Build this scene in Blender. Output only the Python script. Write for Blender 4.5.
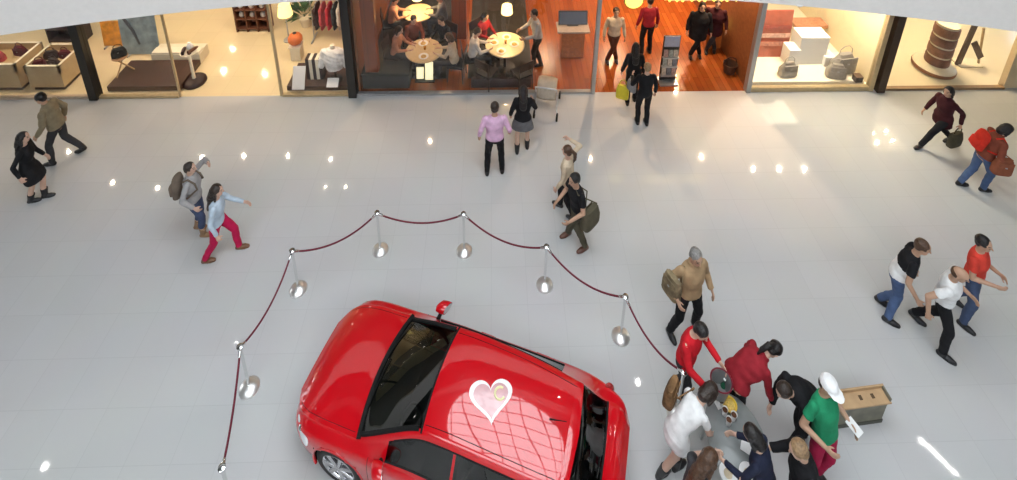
import bpy, math, random
import numpy as np
from mathutils import Vector, Matrix

random.seed(4)
for o in list(bpy.data.objects):
    bpy.data.objects.remove(o)
SC = bpy.context.scene
COL = SC.collection
V = lambda *a: np.array(a, float)
rad = math.radians

# ------------------------------------------------------------------ camera
F_PX, CX, CY, CAM_H = 541.6, 508.5, -142.0, 9.89
PITCH, ROLL, YAW = rad(19.2), rad(0.736), rad(1.8)
_F = V(math.sin(YAW)*math.cos(PITCH), math.cos(YAW)*math.cos(PITCH), -math.sin(PITCH))
_R0 = V(math.cos(YAW), -math.sin(YAW), 0)
_U0 = np.cross(_R0, _F)
_R = _R0*math.cos(ROLL)+_U0*math.sin(ROLL)
_U = -_R0*math.sin(ROLL)+_U0*math.cos(ROLL)
cam_data = bpy.data.cameras.new('camera')
cam = bpy.data.objects.new('camera', cam_data)
COL.objects.link(cam)
cam.matrix_world = Matrix(((_R[0], _U[0], -_F[0], 0), (_R[1], _U[1], -_F[1], 0), (_R[2], _U[2], -_F[2], CAM_H), (0, 0, 0, 1)))
cam_data.sensor_fit = 'HORIZONTAL'
cam_data.sensor_width = 36.0
cam_data.lens = F_PX*36.0/1017.0
cam_data.shift_y = (CY-240.0)/1017.0
cam_data.clip_end = 200
SC.camera = cam

# ------------------------------------------------------------------ world / exposure
SC.view_settings.view_transform = 'Standard'
SC.view_settings.look = 'None'
SC.view_settings.gamma = 1.0
SC.view_settings.use_curve_mapping = False
SC.view_settings.exposure = 0.0
SC.cycles.use_denoising = True
SC.cycles.max_bounces = 8
SC.cycles.transparent_max_bounces = 12
SC.cycles.sample_clamp_indirect = 6.0
world = bpy.data.worlds.new('sky')
SC.world = world
world.use_nodes = True
bg = world.node_tree.nodes['Background']
bg.inputs['Color'].default_value = (0.90, 0.96, 1.0, 1)
bg.inputs['Strength'].default_value = 5.9


def ground(px, py, z=0.0):
    """a point of the photograph on the level z, in the place's own metres"""
    d = _F*F_PX+_R*(px-CX)-_U*(py-CY)
    p = V(0, 0, CAM_H)+d*((z-CAM_H)/d[2])
    return p


def on_wall(px, py, y):
    d = _F*F_PX+_R*(px-CX)-_U*(py-CY)
    return V(0, 0, CAM_H)+d*(y/d[1])


# ------------------------------------------------------------------ materials
MATS = {}


def mat(name, col, rough=0.5, metal=0.0, spec=0.5, vary=0.08, scale=12.0, coat=0.0, emit=None, strength=0.0, bump=0.0):
    if name in MATS:
        return MATS[name]
    m = bpy.data.materials.new(name)
    m.use_nodes = True
    nt = m.node_tree
    b = nt.nodes['Principled BSDF']
    b.inputs['Roughness'].default_value = rough
    b.inputs['Metallic'].default_value = metal
    b.inputs['Specular IOR Level'].default_value = spec
    b.inputs['Coat Weight'].default_value = coat
    b.inputs['Coat Roughness'].default_value = 0.03
    tc = nt.nodes.new('ShaderNodeTexCoord')
    nz = nt.nodes.new('ShaderNodeTexNoise')
    nz.inputs['Scale'].default_value = scale
    nz.inputs['Detail'].default_value = 3
    nt.links.new(tc.outputs['Object'], nz.inputs['Vector'])
    rp = nt.nodes.new('ShaderNodeValToRGB')
    rp.color_ramp.elements[0].position = 0.3
    rp.color_ramp.elements[1].position = 0.7
    rp.color_ramp.elements[0].color = tuple(max(0, c*(1-vary)) for c in col)+(1,)
    rp.color_ramp.elements[1].color = tuple(min(1, c*(1+vary)) for c in col)+(1,)
    nt.links.new(nz.outputs['Fac'], rp.inputs['Fac'])
    nt.links.new(rp.outputs['Color'], b.inputs['Base Color'])
    if emit:
        b.inputs['Emission Color'].default_value = tuple(emit)+(1,)
        b.inputs['Emission Strength'].default_value = strength
    if bump:
        bp = nt.nodes.new('ShaderNodeBump')
        bp.inputs['Strength'].default_value = bump
        bp.inputs['Distance'].default_value = 0.02
        nt.links.new(nz.outputs['Fac'], bp.inputs['Height'])
        nt.links.new(bp.outputs['Normal'], b.inputs['Normal'])
    MATS[name] = m
    return m


def cloth(name, col, vary=0.14):
    return mat('cloth_'+name, col, rough=0.85, spec=0.2, vary=vary, scale=9, bump=0.5)


def glass(name, tint=(1, 1, 1), clear=0.97, rough=0.02, reflect=0.03):
    if name in MATS:
        return MATS[name]
    m = bpy.data.materials.new(name)
    m.use_nodes = True
    nt = m.node_tree
    nt.nodes.clear()
    out = nt.nodes.new('ShaderNodeOutputMaterial')
    tr = nt.nodes.new('ShaderNodeBsdfTransparent')
    tr.inputs['Color'].default_value = tuple(c*clear for c in tint)+(1,)
    gl = nt.nodes.new('ShaderNodeBsdfGlossy')
    gl.inputs['Roughness'].default_value = rough
    lw = nt.nodes.new('ShaderNodeLayerWeight')
    lw.inputs['Blend'].default_value = 0.5
    pw = nt.nodes.new('ShaderNodeMath')
    pw.operation = 'POWER'
    pw.inputs[1].default_value = 5.0
    fr = nt.nodes.new('ShaderNodeMath')
    fr.operation = 'MULTIPLY_ADD'
    fr.inputs[1].default_value = 0.95
    fr.inputs[2].default_value = reflect
    nt.links.new(lw.outputs['Facing'], pw.inputs[0])
    nt.links.new(pw.outputs[0], fr.inputs[0])
    mx = nt.nodes.new('ShaderNodeMixShader')
    nt.links.new(fr.outputs[0], mx.inputs[0])
    nt.links.new(tr.outputs[0], mx.inputs[1])
    nt.links.new(gl.outputs[0], mx.inputs[2])
    nt.links.new(mx.outputs[0], out.inputs['Surface'])
    MATS[name] = m
    return m


def tile_mat(name, col, grout, size, rough, mortar=0.004, vary=0.03):
    m = bpy.data.materials.new(name)
    m.use_nodes = True
    nt = m.node_tree
    b = nt.nodes['Principled BSDF']
    tc = nt.nodes.new('ShaderNodeTexCoord')
    br = nt.nodes.new('ShaderNodeTexBrick')
    br.offset = 0.0
    br.inputs['Color1'].default_value = tuple(col)+(1,)
    br.inputs['Color2'].default_value = tuple(c*(1-vary) for c in col)+(1,)
    br.inputs['Mortar'].default_value = tuple(grout)+(1,)
    br.inputs['Scale'].default_value = 1.0
    br.inputs['Brick Width'].default_value = size[0]
    br.inputs['Row Height'].default_value = size[1]
    br.inputs['Mortar Size'].default_value = mortar
    nt.links.new(tc.outputs['Object'], br.inputs['Vector'])
    nz = nt.nodes.new('ShaderNodeTexNoise')
    nz.inputs['Scale'].default_value = 0.9
    nz.inputs['Detail'].default_value = 4
    nt.links.new(tc.outputs['Object'], nz.inputs['Vector'])
    mx = nt.nodes.new('ShaderNodeMix')
    mx.data_type = 'RGBA'
    mx.blend_type = 'MULTIPLY'
    mx.inputs[0].default_value = 0.08
    nt.links.new(br.outputs['Color'], mx.inputs[6])
    nt.links.new(nz.outputs['Color'], mx.inputs[7])
    nt.links.new(mx.outputs[2], b.inputs['Base Color'])
    b.inputs['Roughness'].default_value = rough
    b.inputs['Specular IOR Level'].default_value = 0.4
    return m


def wood_mat(name, c1, c2, plank=(1.4, 0.14), rough=0.25):
    m = bpy.data.materials.new(name)
    m.use_nodes = True
    nt = m.node_tree
    b = nt.nodes['Principled BSDF']
    tc = nt.nodes.new('ShaderNodeTexCoord')
    mp = nt.nodes.new('ShaderNodeMapping')
    mp.inputs['Rotation'].default_value = (0, 0, rad(90))
    nt.links.new(tc.outputs['Object'], mp.inputs['Vector'])
    br = nt.nodes.new('ShaderNodeTexBrick')
    br.inputs['Color1'].default_value = tuple(c1)+(1,)
    br.inputs['Color2'].default_value = tuple(c2)+(1,)
    br.inputs['Mortar'].default_value = tuple(c*0.4 for c in c2)+(1,)
    br.inputs['Scale'].default_value = 1.0
    br.inputs['Brick Width'].default_value = plank[0]
    br.inputs['Row Height'].default_value = plank[1]
    br.inputs['Mortar Size'].default_value = 0.004
    nt.links.new(mp.outputs[0], br.inputs['Vector'])
    nz = nt.nodes.new('ShaderNodeTexNoise')
    nz.inputs['Scale'].default_value = 5
    nz.inputs['Detail'].default_value = 5
    nt.links.new(tc.outputs['Object'], nz.inputs['Vector'])
    mx = nt.nodes.new('ShaderNodeMix')
    mx.data_type = 'RGBA'
    mx.blend_type = 'MULTIPLY'
    mx.inputs[0].default_value = 0.35
    nt.links.new(br.outputs['Color'], mx.inputs[6])
    nt.links.new(nz.outputs['Color'], mx.inputs[7])
    nt.links.new(mx.outputs[2], b.inputs['Base Color'])
    b.inputs['Roughness'].default_value = rough
    return m


# ------------------------------------------------------------------ mesh helpers
def unit(v):
    v = np.asarray(v, float)
    n = np.linalg.norm(v)
    return v/n if n > 1e-9 else V(0, 0, 1)


def frame(d):
    d = unit(d)
    a = V(0, 0, 1) if abs(d[2]) < 0.9 else V(1, 0, 0)
    x = unit(np.cross(a, d))
    return x, np.cross(d, x), d


class Geo:
    def __init__(s):
        s.v, s.f, s.m = [], [], []

    def add(s, verts, faces, mi=0):
        n = len(s.v)
        s.v += [tuple(map(float, p)) for p in verts]
        for f in faces:
            s.f.append(tuple(i+n for i in f))
            s.m.append(mi)
        return s

    def loft(s, rings, n=14, mi=0, cap=True):
        """rings: (centre, axis a, axis b)"""
        vs, fs = [], []
        for c, a, b in rings:
            c, a, b = map(np.asarray, (c, a, b))
            for k in range(n):
                t = 2*math.pi*k/n
                vs.append(c+a*math.cos(t)+b*math.sin(t))
        for i in range(len(rings)-1):
            for k in range(n):
                k2 = (k+1) % n
                fs.append((i*n+k, i*n+k2, (i+1)*n+k2, (i+1)*n+k))
        if cap:
            fs.append(tuple(range(n-1, -1, -1)))
            fs.append(tuple(range((len(rings)-1)*n, len(rings)*n)))
        return s.add(vs, fs, mi)

    def cone(s, p0, p1, r0, r1, n=12, mi=0, rnd=True):
        p0, p1 = np.asarray(p0, float), np.asarray(p1, float)
        x, y, d = frame(p1-p0)
        R = []
        if rnd:
            for a in (80, 50, 22):
                R.append((p0-d*r0*math.sin(rad(a)), r0*math.cos(rad(a))))
        R += [(p0, r0), (p1, r1)]
        if rnd:
            for a in (22, 50, 80):
                R.append((p1+d*r1*math.sin(rad(a)), r1*math.cos(rad(a))))
        return s.loft([(c, x*r, y*r) for c, r in R], n, mi)

    def ball(s, c, ax, ay=None, az=None, n=14, mi=0):
        c = np.asarray(c, float)
        if ay is None:
            r = ax if not hasattr(ax, '__len__') else None
            if r is None:
                ax, ay, az = V(ax[0], 0, 0), V(0, ax[1], 0), V(0, 0, ax[2])
            else:
                ax, ay, az = V(r, 0, 0), V(0, r, 0), V(0, 0, r)
        m = max(6, n//2+1)
        R = []
        for i in range(m+1):
            t = -math.pi/2+math.pi*(i+0.0)/m
            t = max(-1.5, min(1.5, t))
            R.append((c+az*math.sin(t), ax*math.cos(t), ay*math.cos(t)))
        return s.loft(R, n, mi)

    def box(s, c, size, rot=0.0, mi=0, tilt=None):
        c = np.asarray(c, float)
        hx, hy, hz = [q/2 for q in size]
        M = Matrix.Rotation(rot, 3, 'Z')
        if tilt:
            M = M @ Matrix.Rotation(tilt[0], 3, 'X') @ Matrix.Rotation(tilt[1], 3, 'Y')
        M = np.array(M)
        vs = [c+M @ V(a*hx, b*hy, d*hz) for a in (-1, 1) for b in (-1, 1) for d in (-1, 1)]
        return s.add(vs, [(0, 1, 3, 2), (4, 6, 7, 5), (0, 4, 5, 1), (2, 3, 7, 6), (0, 2, 6, 4), (1, 5, 7, 3)], mi)

    def lathe(s, prof, c=(0, 0, 0), n=24, mi=0, axis=(0, 0, 1), cap=True):
        x, y, d = frame(axis)
        c = np.asarray(c, float)
        return s.loft([(c+d*z, x*r, y*r) for r, z in prof], n, mi, cap)

    def tube(s, pts, r, n=8, mi=0):
        pts = [np.asarray(p, float) for p in pts]
        R = []
        px = None
        for i, p in enumerate(pts):
            d = unit(pts[min(i+1, len(pts)-1)]-pts[max(i-1, 0)])
            if px is None:
                px, py, _ = frame(d)
            px = unit(px-d*np.dot(px, d))
            py = np.cross(d, px)
            rr = r[i] if hasattr(r, '__len__') else r
            R.append((p, px*rr, py*rr))
        return s.loft(R, n, mi)

    def prism(s, poly, o, ax, ay, an, mi=0):
        """outline poly in (ax, ay) at o, thickened by the vector an"""
        o, ax, ay, an = map(lambda q: np.asarray(q, float), (o, ax, ay, an))
        n = len(poly)
        vs = [o+ax*p[0]+ay*p[1] for p in poly]+[o+ax*p[0]+ay*p[1]+an for p in poly]
        fs = [tuple(range(n-1, -1, -1)), tuple(range(n, 2*n))]+[(i, (i+1) % n, n+(i+1) % n, n+i) for i in range(n)]
        return s.add(vs, fs, mi)

    def mesh(s, name, mats, smooth=True):
        me = bpy.data.meshes.new(name)
        me.from_pydata(s.v, [], s.f)
        for m in (mats if isinstance(mats, (list, tuple)) else [mats]):
            me.materials.append(m)
        me.polygons.foreach_set('material_index', s.m)
        me.polygons.foreach_set('use_smooth', [smooth]*len(s.f))
        me.update()
        return me

    def build(s, name, mats, parent=None, loc=None, rot=0.0, smooth=False, bevel=0.0):
        o = bpy.data.objects.new(name, s.mesh(name, mats, smooth or bevel > 0))
        COL.objects.link(o)
        if parent is not None:
            o.parent = parent
        if loc is not None:
            o.location = tuple(loc)
        o.rotation_euler = (0, 0, rot)
        if bevel:
            b = o.modifiers.new('edge', 'BEVEL')
            b.width = bevel
            b.segments = 2
            b.limit_method = 'ANGLE'
            b.harden_normals = True
        elif smooth:
            if hasattr(o.data, 'set_sharp_from_angle'):
                o.data.set_sharp_from_angle(angle=rad(50))
        return o


_RM = None


def remeshed(geo, name, mats, voxel=0.012, smooth=3, post=None):
    """one continuous surface out of overlapping shapes"""
    me = geo.mesh(name+'_raw', mats)
    o = bpy.data.objects.new(name+'_raw', me)
    COL.objects.link(o)
    r = o.modifiers.new('r', 'REMESH')
    r.mode = 'VOXEL'
    r.voxel_size = voxel
    r.use_smooth_shade = True
    if smooth:
        sm = o.modifiers.new('s', 'SMOOTH')
        sm.factor = 0.5
        sm.iterations = smooth
    dg = bpy.context.evaluated_depsgraph_get()
    ev = o.evaluated_get(dg)
    out = bpy.data.meshes.new_from_object(ev)
    out.name = name
    bpy.data.objects.remove(o)
    bpy.data.meshes.remove(me)
    out.materials.clear()
    for m in (mats if isinstance(mats, (list, tuple)) else [mats]):
        out.materials.append(m)
    n = len(out.vertices)
    co = np.empty(n*3)
    out.vertices.foreach_get('co', co)
    co = co.reshape(-1, 3)
    if post:
        nr = np.empty(n*3)
        out.vertices.foreach_get('normal', nr)
        co = post(co, nr.reshape(-1, 3))
        out.vertices.foreach_set('co', co.ravel())
    out.update()
    return out


def paint_faces(me, rules):
    """rules: (material index, function of face centres -> bool array)"""
    n = len(me.polygons)
    c = np.empty(n*3)
    me.polygons.foreach_get('center', c)
    c = c.reshape(-1, 3)
    mi = np.zeros(n, dtype=np.int32)
    for k, fn in rules:
        mi[fn(c)] = k
    me.polygons.foreach_set('material_index', mi)
    me.update()


def link(name, me, parent=None):
    o = bpy.data.objects.new(name, me)
    COL.objects.link(o)
    if parent is not None:
        o.parent = parent
    return o


def tag(o, label, cat, group=None, kind=None):
    o['label'] = label
    o['category'] = cat
    if group:
        o['group'] = group
    if kind:
        o['kind'] = kind
    return o


def thing(name, label, cat, loc=(0, 0, 0), rot=0.0, group=None):
    o = bpy.data.objects.new(name, None)
    COL.objects.link(o)
    o.location = tuple(loc)
    o.rotation_euler = (0, 0, rot)
    o.empty_display_size = 0.1
    return tag(o, label, cat, group)


def struct(o):
    o['kind'] = 'structure'
    return o


def copy_tree(o, parent=None):
    c = o.copy()
    COL.objects.link(c)
    c.parent = parent
    for ch in [q for q in bpy.data.objects if q.parent == o]:
        copy_tree(ch, c)
    return c


def lamp(kind, name, loc, energy, col, parent=None, size=0.06, angle=120, blend=0.6, aim=None):
    d = bpy.data.lights.new(name, kind)
    d.energy = energy
    d.color = col
    if kind == 'SPOT':
        d.spot_size = rad(angle)
        d.spot_blend = blend
        d.shadow_soft_size = size
    elif kind == 'POINT':
        d.shadow_soft_size = size
    o = bpy.data.objects.new(name, d)
    COL.objects.link(o)
    o.location = tuple(loc)
    if parent is not None:
        o.parent = parent
    return o


# ------------------------------------------------------------------ the building
SHOP_Y = 10.72
M_floor = tile_mat('floor_tiles', (0.56, 0.565, 0.57), (0.50, 0.505, 0.51), (0.6, 0.6), 0.038)
M_cream = tile_mat('shop_tiles', (0.80, 0.66, 0.42), (0.72, 0.58, 0.36), (0.6, 0.6), 0.07)
M_pale = tile_mat('display_floor', (0.85, 0.76, 0.58), (0.8, 0.7, 0.52), (0.6, 0.6), 0.1)
M_oak = wood_mat('orange_planks', (0.40, 0.105, 0.022), (0.27, 0.060, 0.012))
M_white = mat('white_plaster', (0.80, 0.80, 0.80), 0.6, vary=0.02)
M_grey_p = mat('grey_plaster', (0.86, 0.825, 0.79), 0.6, vary=0.02)
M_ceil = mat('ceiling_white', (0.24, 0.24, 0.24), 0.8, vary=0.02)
M_warm = mat('warm_plaster', (0.80, 0.68, 0.45), 0.7, vary=0.03)
M_brownw = mat('brown_panelling', (0.26, 0.09, 0.03), 0.5, vary=0.2)
M_black = mat('black_metal', (0.015, 0.014, 0.013), 0.35, vary=0.1)
M_greym = mat('grey_metal', (0.42, 0.42, 0.42), 0.35, metal=0.6, vary=0.05)
M_bronze = mat('dark_bronze', (0.05, 0.03, 0.02), 0.35, metal=0.3)
M_glass = glass('shop_glass')


def slabbox(name, x0, x1, y0, y1, z0, z1, m):
    return struct(Geo().box(((x0+x1)/2, (y0+y1)/2, (z0+z1)/2), (x1-x0, y1-y0, z1-z0)).build(name, m))


slabbox('floor', -26, 26, -12, SHOP_Y, -0.3, 0.0, M_floor)
slabbox('floor_beige_shop', -20, -3.3, SHOP_Y, 17, -0.3, 0.0, M_cream)
slabbox('floor_restaurant', -3.3, 6.4, SHOP_Y, 17, -0.3, 0.0, M_oak)
M_carpet = mat('dark_carpet', (0.022, 0.021, 0.018), 0.6, vary=0.3, scale=8)
slabbox('floor_dining_carpet', -3.2, -1.12, 11.25, 16.9, 0.0, 0.006, M_carpet)
slabbox('floor_table_carpet', -0.62, 1.05, 11.25, 16.9, 0.0, 0.006, M_carpet)
slabbox('floor_bright_shop', 6.4, 20, SHOP_Y, 17, -0.3, 0.0, M_pale)
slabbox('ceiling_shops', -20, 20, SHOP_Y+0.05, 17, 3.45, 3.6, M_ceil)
slabbox('wall_back_beige_shop', -20, -3.3, 17, 17.2, 0, 3.5, M_warm)
slabbox('wall_back_restaurant', -3.3, 6.4, 17, 17.2, 0, 3.5, M_brownw)
slabbox('wall_back_bright_shop', 6.4, 20, 17, 17.2, 0, 3.5, M_warm)
slabbox('wall_shop_divider_restaurant', -3.38, -3.24, SHOP_Y+0.12, 17, 0, 3.45, M_brownw)
slabbox('wall_shop_divider_bright', 6.44, 6.5, SHOP_Y+0.12, 17, 0, 3.45, M_warm)
slabbox('wall_restaurant_side', 6.38, 6.44, SHOP_Y+0.12, 17, 0, 3.45, M_brownw)
slabbox('wall_shop_divider_corner', 9.58, 9.72, SHOP_Y+0.12, 17, 0, 3.45, M_warm)
slabbox('wall_right', 12.98, 24, SHOP_Y, SHOP_Y+0.15, 0, 4.4, mat('warm_wall_front', (0.74, 0.60, 0.38), 0.5, vary=0.02))
slabbox('wall_fascia_shops', -20, 12.98, SHOP_Y, SHOP_Y+0.15, 3.2, 4.4, M_warm)
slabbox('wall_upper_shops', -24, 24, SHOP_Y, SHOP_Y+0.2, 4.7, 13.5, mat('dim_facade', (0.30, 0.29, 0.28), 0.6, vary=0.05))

# walkways above: the long curved edge of the atrium
ARC_R, ARC_C = 29.8, V(0.3, 8.47-29.8)


def arc_xy(x, r=ARC_R):
    return ARC_C[1]+math.sqrt(r*r-(x-ARC_C[0])**2)


def arc_slab(name, z0, z1, m, yb, r=ARC_R, x0=-24.0, x1=24.0):
    n = 64
    poly = [(x, arc_xy(x, r)) for x in np.linspace(x0, x1, n)]+[(x1, yb), (x0, yb)]
    return struct(Geo().prism(poly, (0, 0, z0), (1, 0, 0), (0, 1, 0), (0, 0, z1-z0)).build(name, m))


def arc_wall(name, z0, z1, m, t=0.14, r=ARC_R):
    n = 64
    xs = np.linspace(-24, 24, n)
    poly = [(x, arc_xy(x, r)-0.03) for x in xs]+[(x, arc_xy(x, r)+t) for x in xs[::-1]]
    o = Geo().prism(poly, (0, 0, z0), (1, 0, 0), (0, 1, 0), (0, 0, z1-z0)).build(name, m, smooth=True)
    return struct(o)


SLAB_Z = 4.38
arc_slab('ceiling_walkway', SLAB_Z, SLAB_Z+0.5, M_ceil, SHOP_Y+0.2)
arc_wall('wall_balcony', SLAB_Z-0.02, SLAB_Z+1.6, M_grey_p)
arc_slab('ceiling_upper_walkway', 8.6, 9.0, M_ceil, SHOP_Y+0.2)
arc_wall('wall_upper_balcony', 8.58, 10.1, MATS['dim_facade'])

# roof with a round rooflight over the hall
SKY_C, SKY_R, ROOF_Z = V(0.7, 5.3), 5.2, 13.5


def roof_with_hole():
    g = Geo()
    n = 72
    x0, x1, y0, y1 = -24, 24, -1.5, SHOP_Y+0.2
    outer, inner = [], []
    for k in range(n):
        t = 2*math.pi*k/n
        c, s = math.cos(t), math.sin(t)
        inner.append((SKY_C[0]+SKY_R*c, SKY_C[1]+SKY_R*s))
        q = []
        if c > 1e-6: q.append((x1-SKY_C[0])/c)
        if c < -1e-6: q.append((x0-SKY_C[0])/c)
        if s > 1e-6: q.append((y1-SKY_C[1])/s)
        if s < -1e-6: q.append((y0-SKY_C[1])/s)
        u = min(q)
        outer.append((SKY_C[0]+u*c, SKY_C[1]+u*s))
    vs = [(p[0], p[1], z) for z in (ROOF_Z, ROOF_Z+0.5) for p in inner+outer]
    fs = []
    for k in range(n):
        j = (k+1) % n
        fs.append((k, j, n+j, n+k))
        fs.append((2*n+k, 3*n+k, 3*n+j, 2*n+j))
        fs.append((k, 2*n+k, 2*n+j, j))
        fs.append((n+k, n+j, 3*n+j, 3*n+k))
    g.add(vs, fs)
    return struct(g.build('ceiling_roof', M_ceil))


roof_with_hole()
slabbox('wall_left', -24.2, -24, -10, SHOP_Y+0.2, 0, 13.5, M_white)
slabbox('wall_right_end', 24, 24.2, -10, SHOP_Y+0.2, 0, 13.5, M_white)
slabbox('wall_back', -24, 24, -10.2, -10, 0, 13.5, M_white)
pd = bpy.data.lights.new('rooflight_portal', 'AREA')
pd.shape = 'DISK'
pd.size = 2*SKY_R
pd.cycles.is_portal = True
po = bpy.data.objects.new('rooflight_portal', pd)
po.location = (SKY_C[0], SKY_C[1], ROOF_Z+0.05)
COL.objects.link(po)
rl = struct(Geo().lathe([(SKY_R+0.05, 0.30), (SKY_R+0.05, 0.32)], (SKY_C[0], SKY_C[1], ROOF_Z), 72).build('window_1', M_glass))
bars = Geo()
step = 1.5
k = -3
while k <= 3:
    for ax in (0, 1):
        h = math.sqrt(max(0.0, SKY_R**2-(k*step)**2))
        if h > 0.2:
            c = (SKY_C[0]+(k*step if ax else 0), SKY_C[1]+(0 if ax else k*step), ROOF_Z+0.22)
            bars.box(c, (0.09 if ax else 2*h, 2*h if ax else 0.09, 0.14))
    k += 1
bo = bars.build('window_frame', mat('rooflight_bars', (0.35, 0.30, 0.32), 0.5), rl)

# added rooflight over the near gallery, out of view, brightens the balcony front
slabbox('ceiling_roof_near', -24, 24, -10, -8.5, ROOF_Z, ROOF_Z+0.5, M_ceil)
for nm_, xa_, xb_ in (('ceiling_roof_end', -24, -11), ('ceiling_roof_far_end', 11, 24)):
    slabbox(nm_, xa_, xb_, -8.5, -1.5, ROOF_Z, ROOF_Z+0.5, M_ceil)
r2 = slabbox('window_8', -11, 11, -8.5, -1.5, ROOF_Z+0.30, ROOF_Z+0.32, M_glass)
bars = Geo()
for k in range(-7, 8):
    bars.box((k*1.5, -5, ROOF_Z+0.22), (0.09, 7, 0.14))
for k in range(1, 5):
    bars.box((0, -8.5+k*1.4, ROOF_Z+0.22), (22, 0.09, 0.14))
bars.build('window_frame', MATS['rooflight_bars'], r2)
# shop fronts
def post(name, px, w, d, m, y=SHOP_Y):
    return struct(Geo().box((px, y, 2.2), (w, d, 4.4)).build(name, m, bevel=0.01))


post('trim_1', -9.55, 0.20, 0.22, M_black)
post('trim_2', -3.38, 0.20, 0.24, M_black)
post('trim_3', 2.50, 0.09, 0.12, M_greym)
post('trim_4', 6.38, 0.12, 0.16, M_greym)
post('trim_5', 9.72, 0.20, 0.26, M_bronze)
post('trim_6', 9.50, 0.12, 0.14, mat('champagne_metal', (0.55, 0.43, 0.25), 0.35, metal=0.3))
post('trim_7', -7.55, 0.05, 0.05, mat('champagne_metal', (0.55, 0.43, 0.25), 0.35, metal=0.3))
post('trim_8', -5.12, 0.06, 0.06, mat('champagne_metal', (0.55, 0.43, 0.25), 0.35, metal=0.3))


def shop_window(n, x0, x1, m=M_greym, rail=0.06):
    fr = Geo().box(((x0+x1)/2, SHOP_Y, rail/2), (x1-x0, 0.10, rail)).build('window_%d' % n, m)
    struct(fr)
    Geo().box(((x0+x1)/2, SHOP_Y, rail+1.57), (x1-x0, 0.012, 3.14)).build('pane', M_glass, fr)
    return fr


M_champ = MATS['champagne_metal']
shop_window(2, -20, -9.65, mat('beige_rail', (0.5, 0.40, 0.30), 0.4))
shop_window(3, -9.45, -7.57, M_champ)
shop_window(4, -5.09, -3.48, M_champ)
shop_window(5, -3.28, 2.45, M_greym)
shop_window(6, 6.44, 9.44, M_champ, 0.12)
shop_window(7, 9.82, 12.97, mat('brown_rail', (0.32, 0.2, 0.1), 0.4))


# ------------------------------------------------------------------ lamps
def mirrored(px, py, z):
    g = ground(px, py)
    d = g-V(0, 0, CAM_H)
    t = z/(-d[2])
    return g+V(d[0], d[1], -d[2])*t


M_lens = mat('lamp_lens', (1, 0.95, 0.85), 0.4, emit=(1.0, 0.93, 0.80), strength=55, vary=0.0)
M_lens_cool = mat('lamp_lens_cool', (1, 1, 1), 0.4, emit=(1.0, 0.97, 0.92), strength=110, vary=0.0)


def downlight_proto(name, label, lens, r):
    t = thing(name, label, 'ceiling light')
    Geo().lathe([(r*0.8, 0.0), (r*1.35, 0.0), (r*1.35, -0.02), (r*0.98, -0.02), (r*0.8, -0.002)], n=20, cap=False).build('trim_ring', M_white, t, smooth=True)
    Geo().lathe([(r*0.98, -0.001), (r*0.98, -0.014)], n=20).build('lens', lens, t)
    return t


def put_lamps(proto, pts, lab, group, energy, col, angle=110):
    for i, p in enumerate(pts):
        o = proto if i == 0 else copy_tree(proto)
        o.location = tuple(p)
        o['label'] = lab
        o['group'] = group
        if energy:
            lamp('SPOT', 'bulb', (0, 0, -0.03), energy, col, o, 0.03, angle)


shop_dots = [(202, 158), (244, 157), (288, 157), (331, 160), (113, 184), (158, 189), (345, 190), (430, 142), (590, 160), (701, 158), (753, 170), (779, 170), (804, 170), (237, 43), (224, 72), (265, 75), (690, 93), (18, 212), (325, 190)]
pts = [mirrored(x, y, 3.45) for x, y in shop_dots]
pts = [V(p[0]-(0.5 if 6.2 < p[0] < 6.9 else 0), min(max(p[1], SHOP_Y+0.3), 16.8), 3.45) for p in pts]
dl = downlight_proto('downlight', '', M_lens, 0.06)
put_lamps(dl, pts, 'small round downlight recessed in the shop ceiling behind the glass front', 'shop ceiling downlights', 0, (1, 0.8, 0.5))
extra = [V(-0.6, 15.9, 3.45), V(1.9, 15.9, 3.45), V(4.3, 15.7, 3.45), V(5.8, 14.3, 3.45), V(-12.2, 12.3, 3.45)]+[mirrored(x, y, 3.45) for x, y in ((872, 134), (886, 132), (877, 144), (892, 142))]  # hand-placed ones added to brighten the interiors; mirrored ones follow a floor reflection
for q in extra:
    o = copy_tree(dl)
    o.location = tuple(q)
pts = pts+extra
for q in pts:
    if q[0] < -3.3:
        e, c_ = 88, (1, 0.78, 0.54)
    elif q[0] < 6.3:
        e, c_ = (230 if q[0] < 0 else 240 if q[0] < 3 else 400), (1, 0.68, 0.40)
    elif q[0] < 9.6:
        e, c_ = 290, (1, 0.86, 0.64)
    else:
        e, c_ = 150, (1, 0.76, 0.44)
    lamp('SPOT', 'bulb', (q[0], q[1], q[2]-0.05), e, c_, None, 0.028, 150, 0.8)
edge_pts = [mirrored(235, 348, 4.38)+V(0, 0.06, 0), mirrored(728, 333, 4.38)+V(0, 0.06, 0)]
ed = downlight_proto('downlight', '', M_lens_cool, 0.055)
put_lamps(ed, edge_pts, 'small round downlight under the edge of the first gallery', 'gallery edge downlights', 0, (1, 0.95, 0.9))
up = downlight_proto('downlight', '', M_lens_cool, 0.07)
put_lamps(up, [V(4.04, 9.23, 8.6), V(-10.86, 7.88, 8.6), V(11.0, 7.85, 8.6)], 'round downlight in the ceiling of the upper gallery', 'upper gallery downlights', 0, (1, 0.95, 0.9))
tl = thing('tube_light', 'slim straight tube light on the upper gallery ceiling', 'ceiling light', (11.2, 7.52, 8.57), math.atan2(-0.55, 0.33))
Geo().box((0, 0, 0.015), (0.75, 0.09, 0.03)).build('housing', M_white, tl)
Geo().cone((-0.33, 0, -0.02), (0.33, 0, -0.02), 0.022, 0.022).build('tube', M_lens_cool, tl, smooth=True)

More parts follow.
